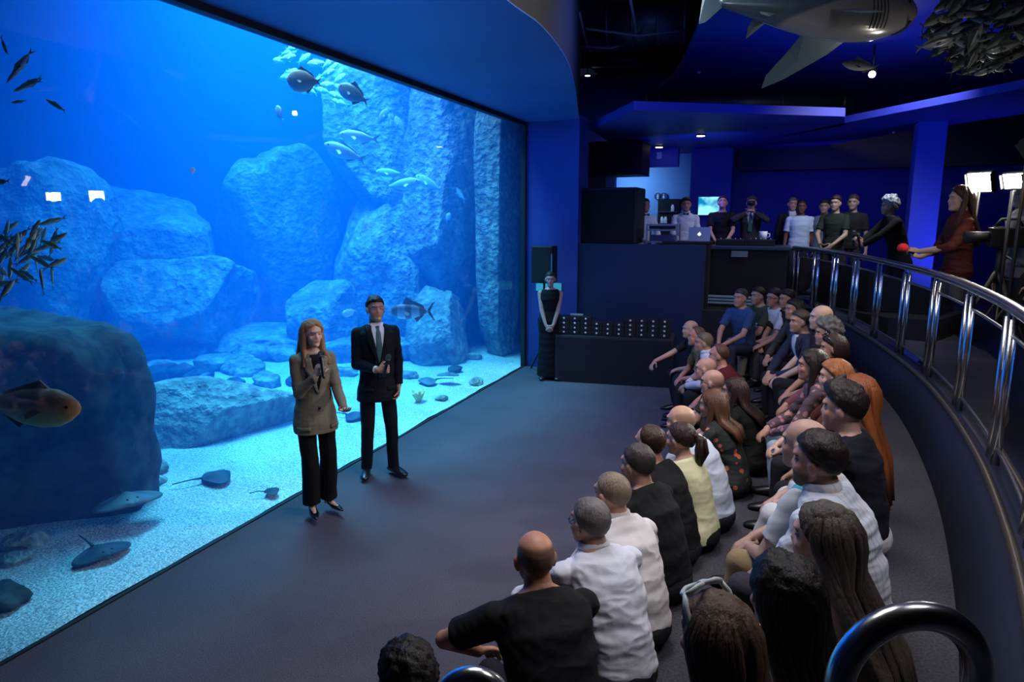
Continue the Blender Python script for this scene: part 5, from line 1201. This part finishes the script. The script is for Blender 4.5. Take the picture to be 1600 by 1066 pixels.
# rack on the parapet
c0 = aty(1010, 380, 11.3); c1 = aty(1058, 350, 11.3); rk = empty('equipment_rack', (c0[0], 11.3, L3)); tag(rk, 'silver framed equipment rack with cables on the parapet between the two waiters', 'rack'); W2 = c1[0] - c0[0]
for x in (0, W2):
    for y in (0, .35): G().box((x - .012, y - .012, 0), (x + .012, y + .012, c1[2] - L3)).build('rack_post', M_steel, rk)
for z, m_ in ((c1[2] - L3 - .02, M_steel), (c1[2] - L3 - .10, M_steel), (c0[2] - L3 + .02, M_steel)): G().box((0, 0, z - .012), (W2, .35, z + .012)).build('rack_shelf', m_, rk)
G().box((.03, .03, c1[2] - L3 - .08), (W2 - .03, .32, c1[2] - L3 - .03)).build('amplifier', M_blackgloss, rk); G().box((.05, .05, c0[2] - L3 + .03), (W2 - .05, .3, c0[2] - L3 + .13)).build('mixer', mat('mixer_blue', (.03, .05, .12), .5), rk)
# laptop
p = aty(1093, 377, 11.5); dk = empty('desk', (-1.5, 11.5, L3)); tag(dk, 'black desk behind the parapet carrying the laptop', 'desk'); G().box((-.3, -.3, p[2] - L3 - .03), (.45, .3, p[2] - L3)).build('desktop', M_black, dk); G().box((-.28, -.28, 0), (.43, .25, p[2] - L3 - .03)).build('body', M_black, dk)
lp = empty('laptop', (p[0], 11.4, p[2] + .002)); tag(lp, 'silver laptop with a glowing fruit logo on its lid before the waiter', 'laptop'); Rl = rotx(-.18)
G().box((-.17, -.0, 0), (.17, .23, .015)).build('base', M_steel, lp); G().box((-.17, -.006, 0), (.17, .004, .225), R=Rl).build('lid', mat('laptop_lid', (.22, .25, .30), .35, .6), lp)
g = G(); m_ = mat('logo_glow', (1, 1, 1), .5, emit=(1, 1, 1), estr=2.5)
for x, z, r_ in ((-.009, .112, .017), (.009, .112, .017), (0, .106, .018)): g.ell(Rl @ np.array((x, -.008, z)), (r_, .003, r_), Rl)
g.ell(Rl @ np.array((.004, -.008, .138)), (.005, .003, .009), Rl @ roty(.5)); g.build('logo', m_, lp, True)
# desk gear on the bar counter
for k, (a_, b_, t_, lab) in enumerate([(1120, 1165, 368, 'black mixing console with faders on the bar counter in front of the man in black'), (1166, 1212, 370, 'black disc player on the bar counter below the cup')]):
    x0 = aty(a_, 375, 12.0)[0]; x1 = aty(b_, 375, 12.0)[0]; z1 = aty(a_, t_, 12.0)[2]; o = empty('mixing_console' if k == 0 else 'disc_player', ((x0 + x1) / 2, 11.95, L3 + .98)); tag(o, lab, 'audio mixer' if k == 0 else 'audio player'); hx = (x1 - x0) / 2 - .01
    G().box((-hx, -.2, 0), (hx, .2, .10)).build('housing', M_blackgloss, o, bevel=.01)
    for j in range(5): G().tube([(-hx * .7 + j * hx * .35, -.1, .10), (-hx * .7 + j * hx * .35, -.1, .118)], .012, 8).build('knob', M_steel, o, True)
p = aty(1193, 362, 12.0); o = empty('cup', (p[0], 11.93, L3 + 1.08)); tag(o, 'white cup standing on the audio player', 'cup'); hc_ = .13
G().tube([(0, 0, 0), (0, 0, hc_)], [.055, .065], 20).build('cup_body', mat('white_cup', (.6, .62, .68), .4), o, True); G().tube([(.06, 0, .03), (.10, 0, .05), (.10, 0, .09), (.06, 0, .10)], .008, 8).build('handle', mat('white_cup', (.6, .62, .68), .4), o, True)

# camera lamps on stands
def lampstand(px, py, Y_, label, col, power, w=.14, h=.11, est=60, aim_=(-3.0, 5.2, 1.2), angle=40, light=True, doors=True):
    p = aty(px, py, Y_); o = empty('light_stand', (p[0], p[1], L3)); tag(o, label, 'lamp'); z = p[2] - L3
    G().tube([(0, 0, .25), (0, 0, z - .08)], .014, 10).build('pole', M_black, o, True)
    for k in range(3): a = k * 2.09 + .3; G().tube([(0, 0, .75), (.38 * math.cos(a), .38 * math.sin(a), .01)], .011, 8).build('leg', M_black, o, True)
    d = unit(np.array(aim_) - p); q = Vector(d).to_track_quat('-Z', 'Y'); hd = empty('lamp_head', (0, 0, z)); hd.parent = o; hd.rotation_euler = q.to_euler()
    G().box((-w / 2 - .015, -h / 2 - .015, 0), (w / 2 + .015, h / 2 + .015, .06)).build('housing', M_black, hd)
    G().box((-w / 2, -h / 2, -.004), (w / 2, h / 2, .0)).build('lamp_panel', mat('panel_%g' % est, (1, 1, 1), .5, emit=col, estr=est), hd)
    for s_ in (-1, 1) if doors else (): G().box((s_ * (w / 2 + .015) - .003, -h / 2, -.03), (s_ * (w / 2 + .015) + .003, h / 2, 0)).build('barn_door', M_black, hd)
    if light: spot('camera_lamp_beam', tuple(p + d * .03), aim_, power, col, angle, .7, .06)
    return p
lampstand(1531, 285, 7.6, 'blazing white camera lamp on a stand above the woman in maroon', (1, .97, .90), 480, .20, .17, 90, (-1.9, 3.9, 1.1), 46)
lampstand(1584, 283, 7.0, 'white camera lamp on a stand near the right edge', (1, .97, .92), 330, .18, .12, 70, (-2.6, 4.2, 1.2), 46)
lampstand(1606, 238, 6.6, 'warm lamp on a high stand at the right edge of the picture', (1, .80, .52), 60, .16, .16, 18, (-1, 8, 1))
# video camera on tripod
p = aty(1566, 372, 7.1); o = empty('video_camera', p); tag(o, 'black video camera on a tripod under the right lamp', 'camera')
G().box((-.10, -.07, -.08), (.16, .07, .09)).build('housing', M_blackgloss, o, bevel=.012); G().tube([(-.10, 0, .01), (-.28, 0, .0)], [.045, .055], 16).build('lens', M_black, o, True); G().tube([(-.06, 0, .10), (-.02, 0, .16), (.10, 0, .16), (.14, 0, .10)], .012, 8).build('carry_handle', M_black, o, True)
G().box((-.06, .07, .02), (.02, .09, .10)).build('side_screen', M_steel, o)
t = empty('camera_tripod', (p[0], p[1], L3)); tag(t, 'black tripod carrying the video camera at the right edge', 'tripod'); zt = p[2] - .09 - L3
G().tube([(0, 0, zt - .30), (0, 0, zt)], .03, 12).build('centre_column', M_black, t, True)
for k in range(3): a = k * 2.09 + 1.1; G().tube([(0, 0, zt - .18), (.45 * math.cos(a), .45 * math.sin(a), .01)], [.024, .014], 8).build('leg', M_black, t, True)
G().tube([(.02, 0, zt - .05), (.32, .08, zt - .22)], .008, 8).build('pan_handle', M_steel, t, True)

# ---- hanging shark
def shark(p, hd, roll, L, label):
    o = empty('shark_model', p); tag(o, label, 'shark')
    xs = np.array([.50, .485, .455, .40, .32, .22, .10, -.03, -.16, -.28, -.37, -.44]) * L
    hs = np.array([.004, .028, .055, .085, .108, .122, .125, .112, .085, .055, .032, .022]) * L; ws = np.array([.004, .026, .050, .078, .098, .108, .108, .095, .070, .043, .023, .012]) * L
    g = G().loft([((x, 0, .012 * L * (i < 4)), (0, 1, 0), (0, 0, 1), w_, h_) for i, (x, h_, w_) in enumerate(zip(xs, hs, ws))], 40, p=2.1)
    me = g.mesh('body'); b = obj('body', me, mat_shark(L), o); sb = b.modifiers.new('s', 'SUBSURF'); sb.levels = 1; sb.render_levels = 1
    mf = mat('shark_back', (.10, .17, .21), .35, .1, coat=.3)
    def fin(nm, pts, nrm, t=.012):
        P_ = np.array(pts) * L; nrm = unit(nrm); c_ = P_.mean(0); n = len(P_); V = np.concatenate([P_ + nrm * 0, [c_ + nrm * t * L], [c_ - nrm * t * L]])
        Fs = [(i, (i + 1) % n, n) for i in range(n)] + [((i + 1) % n, i, n + 1) for i in range(n)]
        ob = G().add(V, Fs).build(nm, mf, o, False); ob.data.materials.append(mat('shark_belly', (.42, .41, .38), .22, .35, coat=.5))
        for k, f in enumerate(ob.data.polygons):
            if False: f.material_index = 1
    for s_ in (-1, 1):
        fin('pectoral_fin', [(.26, s_ * .085, -.045), (.18, s_ * .18, -.10), (.03, s_ * .29, -.17), (-.06, s_ * .33, -.20), (-.07, s_ * .27, -.165), (-.02, s_ * .17, -.10), (.01, s_ * .085, -.05)], (0, -.35 * s_ * s_, 1) if s_ > 0 else (0, .35, 1))
        fin('pelvic_fin', [(-.20, s_ * .03, -.05), (-.27, s_ * .09, -.10), (-.28, s_ * .05, -.07), (-.27, s_ * .02, -.04)], (0, .3, 1), .006)
        G().ell((.40 * L, s_ * .072 * L, .02 * L), (.010 * L, .006 * L, .010 * L)).build('eye', M_blackgloss, o, True)
        for k in range(5):
            x = (.27 - k * .018) * L; hz = np.interp(x, xs[::-1], hs[::-1]); wz = np.interp(x, xs[::-1], ws[::-1])
            pts = [(x - .012 * L * math.sin(a), s_ * wz * math.cos(a) * 1.004, hz * math.sin(a) * 1.004) for a in np.linspace(.15, -1.0, 9)]
            G().tube(pts, .0022 * L, 6).build('gill_slit', M_black, o, True)
    fin('dorsal_fin', [(.12, 0, .11), (.02, 0, .24), (-.02, 0, .25), (-.02, 0, .16), (-.05, 0, .10)], (0, 1, 0))
    fin('tail_fin', [(-.42, 0, .02), (-.52, 0, .18), (-.55, 0, .22), (-.50, 0, .04), (-.53, 0, -.10), (-.50, 0, -.09), (-.42, 0, -.02)], (0, 1, 0))
    G().tube([(.455 * L, y * L, (-.045 - .0 * abs(y)) * L + .0) if False else (.43 * L - 4 * (y * 1.0) ** 2 * L * 1.5, y * L, -.055 * L - .004 * L) for y in np.linspace(-.055, .055, 11)], .006 * L, 8).build('mouth', mat('shark_mouth', (.06, .015, .012), .4), o, True)
    q = Vector(unit(hd)).to_track_quat('X', 'Z'); o.rotation_euler = (q.to_matrix() @ Matrix.Rotation(roll, 3, 'X')).to_euler()
    return o
def mat_shark(L):
    m = mat('shark_skin', (.2, .2, .2), .22, .25, coat=.5); n, l = nodes(m); tc = n.new('ShaderNodeTexCoord'); sp = n.new('ShaderNodeSeparateXYZ'); l.new(tc.outputs['Object'], sp.inputs[0])
    mr = n.new('ShaderNodeMapRange'); mr.inputs[1].default_value = -.035 * L; mr.inputs[2].default_value = -.023 * L; ma = n.new('ShaderNodeMath'); ma.operation = 'MULTIPLY_ADD'; ma.inputs[1].default_value = -.30; l.new(sp.outputs['X'], ma.inputs[0]); l.new(sp.outputs['Z'], ma.inputs[2]); l.new(ma.outputs[0], mr.inputs[0])
    mx = n.new('ShaderNodeMix'); mx.data_type = 'RGBA'; mx.inputs[6].default_value = (.40, .38, .34, 1); mx.inputs[7].default_value = (.10, .17, .21, 1); l.new(mr.outputs[0], mx.inputs[0]); l.new(mx.outputs[2], n['Principled BSDF'].inputs['Base Color']); return m
p = atd(1272, 14, 5.6); o = shark(p, _r * 1.0 + _u * .03 + _f * .2, -.25, 1.95, 'large glossy shark model with pale belly hanging from the ceiling')
G().tube([(0, 0, 0), (0, 0, 1)], .004, 6)
# second small model under the shark with a lamp
tankp = atd(1345, 103, 6.2)
fish_obj('fish_model', .34, (.10, .12, .12), (.35, .34, .30), loc=tankp, head=_r * -1 + _u * .15, label='small grey fish model hanging below the shark, next to a bright lamp', cat='fish', fat=.26, thick=.14, mname='hanging_fish')
p = atz(1363, 116, 4.6); o = empty('spotlight', p); tag(o, 'bright warm spotlight on the blue ceiling panel below the shark', 'lamp'); G().tube([(0, 0, .40), (0, 0, .03)], .012, 8).build('stem', M_black, o, True)
dd = unit(_C - p + np.array((-1.0, 0, -.6))); G().tube([-dd * .06, dd * .035], [.05, .055], 18).build('can', M_black, o, True); G().tube([dd * .03, dd * .038], .046, 18).build('lens', mat('spot_glow', (1, 1, 1), .5, emit=(1, .86, .62), estr=30), o, True)
spot('shark_lamp_beam', tuple(p + dd * .06), tuple(atd(1290, 50, 5.4)), 25, (1, .86, .66), 70, .7, .05)
# hanging shoal at the upper right
proto = None; rg = np.random.RandomState(21)
for k in range(130):
    u_ = rg.rand(); v_ = rg.rand(); px = 1452 + 160 * u_; top = -10; bot = 62 + 45 * math.sin(u_ * 3.0) + 6; py = top + (bot - top) * v_; D = 5.0 + rg.rand() * 1.3
    if px < 1475 and py < 30: continue
    p = atd(px, py, D); a = math.radians(rg.choice([15, 25, 200, 40, 60, 350]) + rg.uniform(-18, 18)); hd = _r * math.cos(a) + _u * math.sin(a) + _f * rg.uniform(-.5, .5)
    if proto is None: proto = fish_obj('shoal_fish', .26, (.06, .075, .055), (.50, .52, .46), fat=.24, thick=.14, loc=p, head=hd, label='slim silver green fish model in the dense shoal hanging at the upper right', group='hanging shoal at the upper right', mname='hanging_shoal', rough=.25, metal=.1); continue
    c = copy_tree(proto); c.location = p; c.rotation_euler = Vector(hd).to_track_quat('X', 'Z').to_euler()
#PEOPLE_END
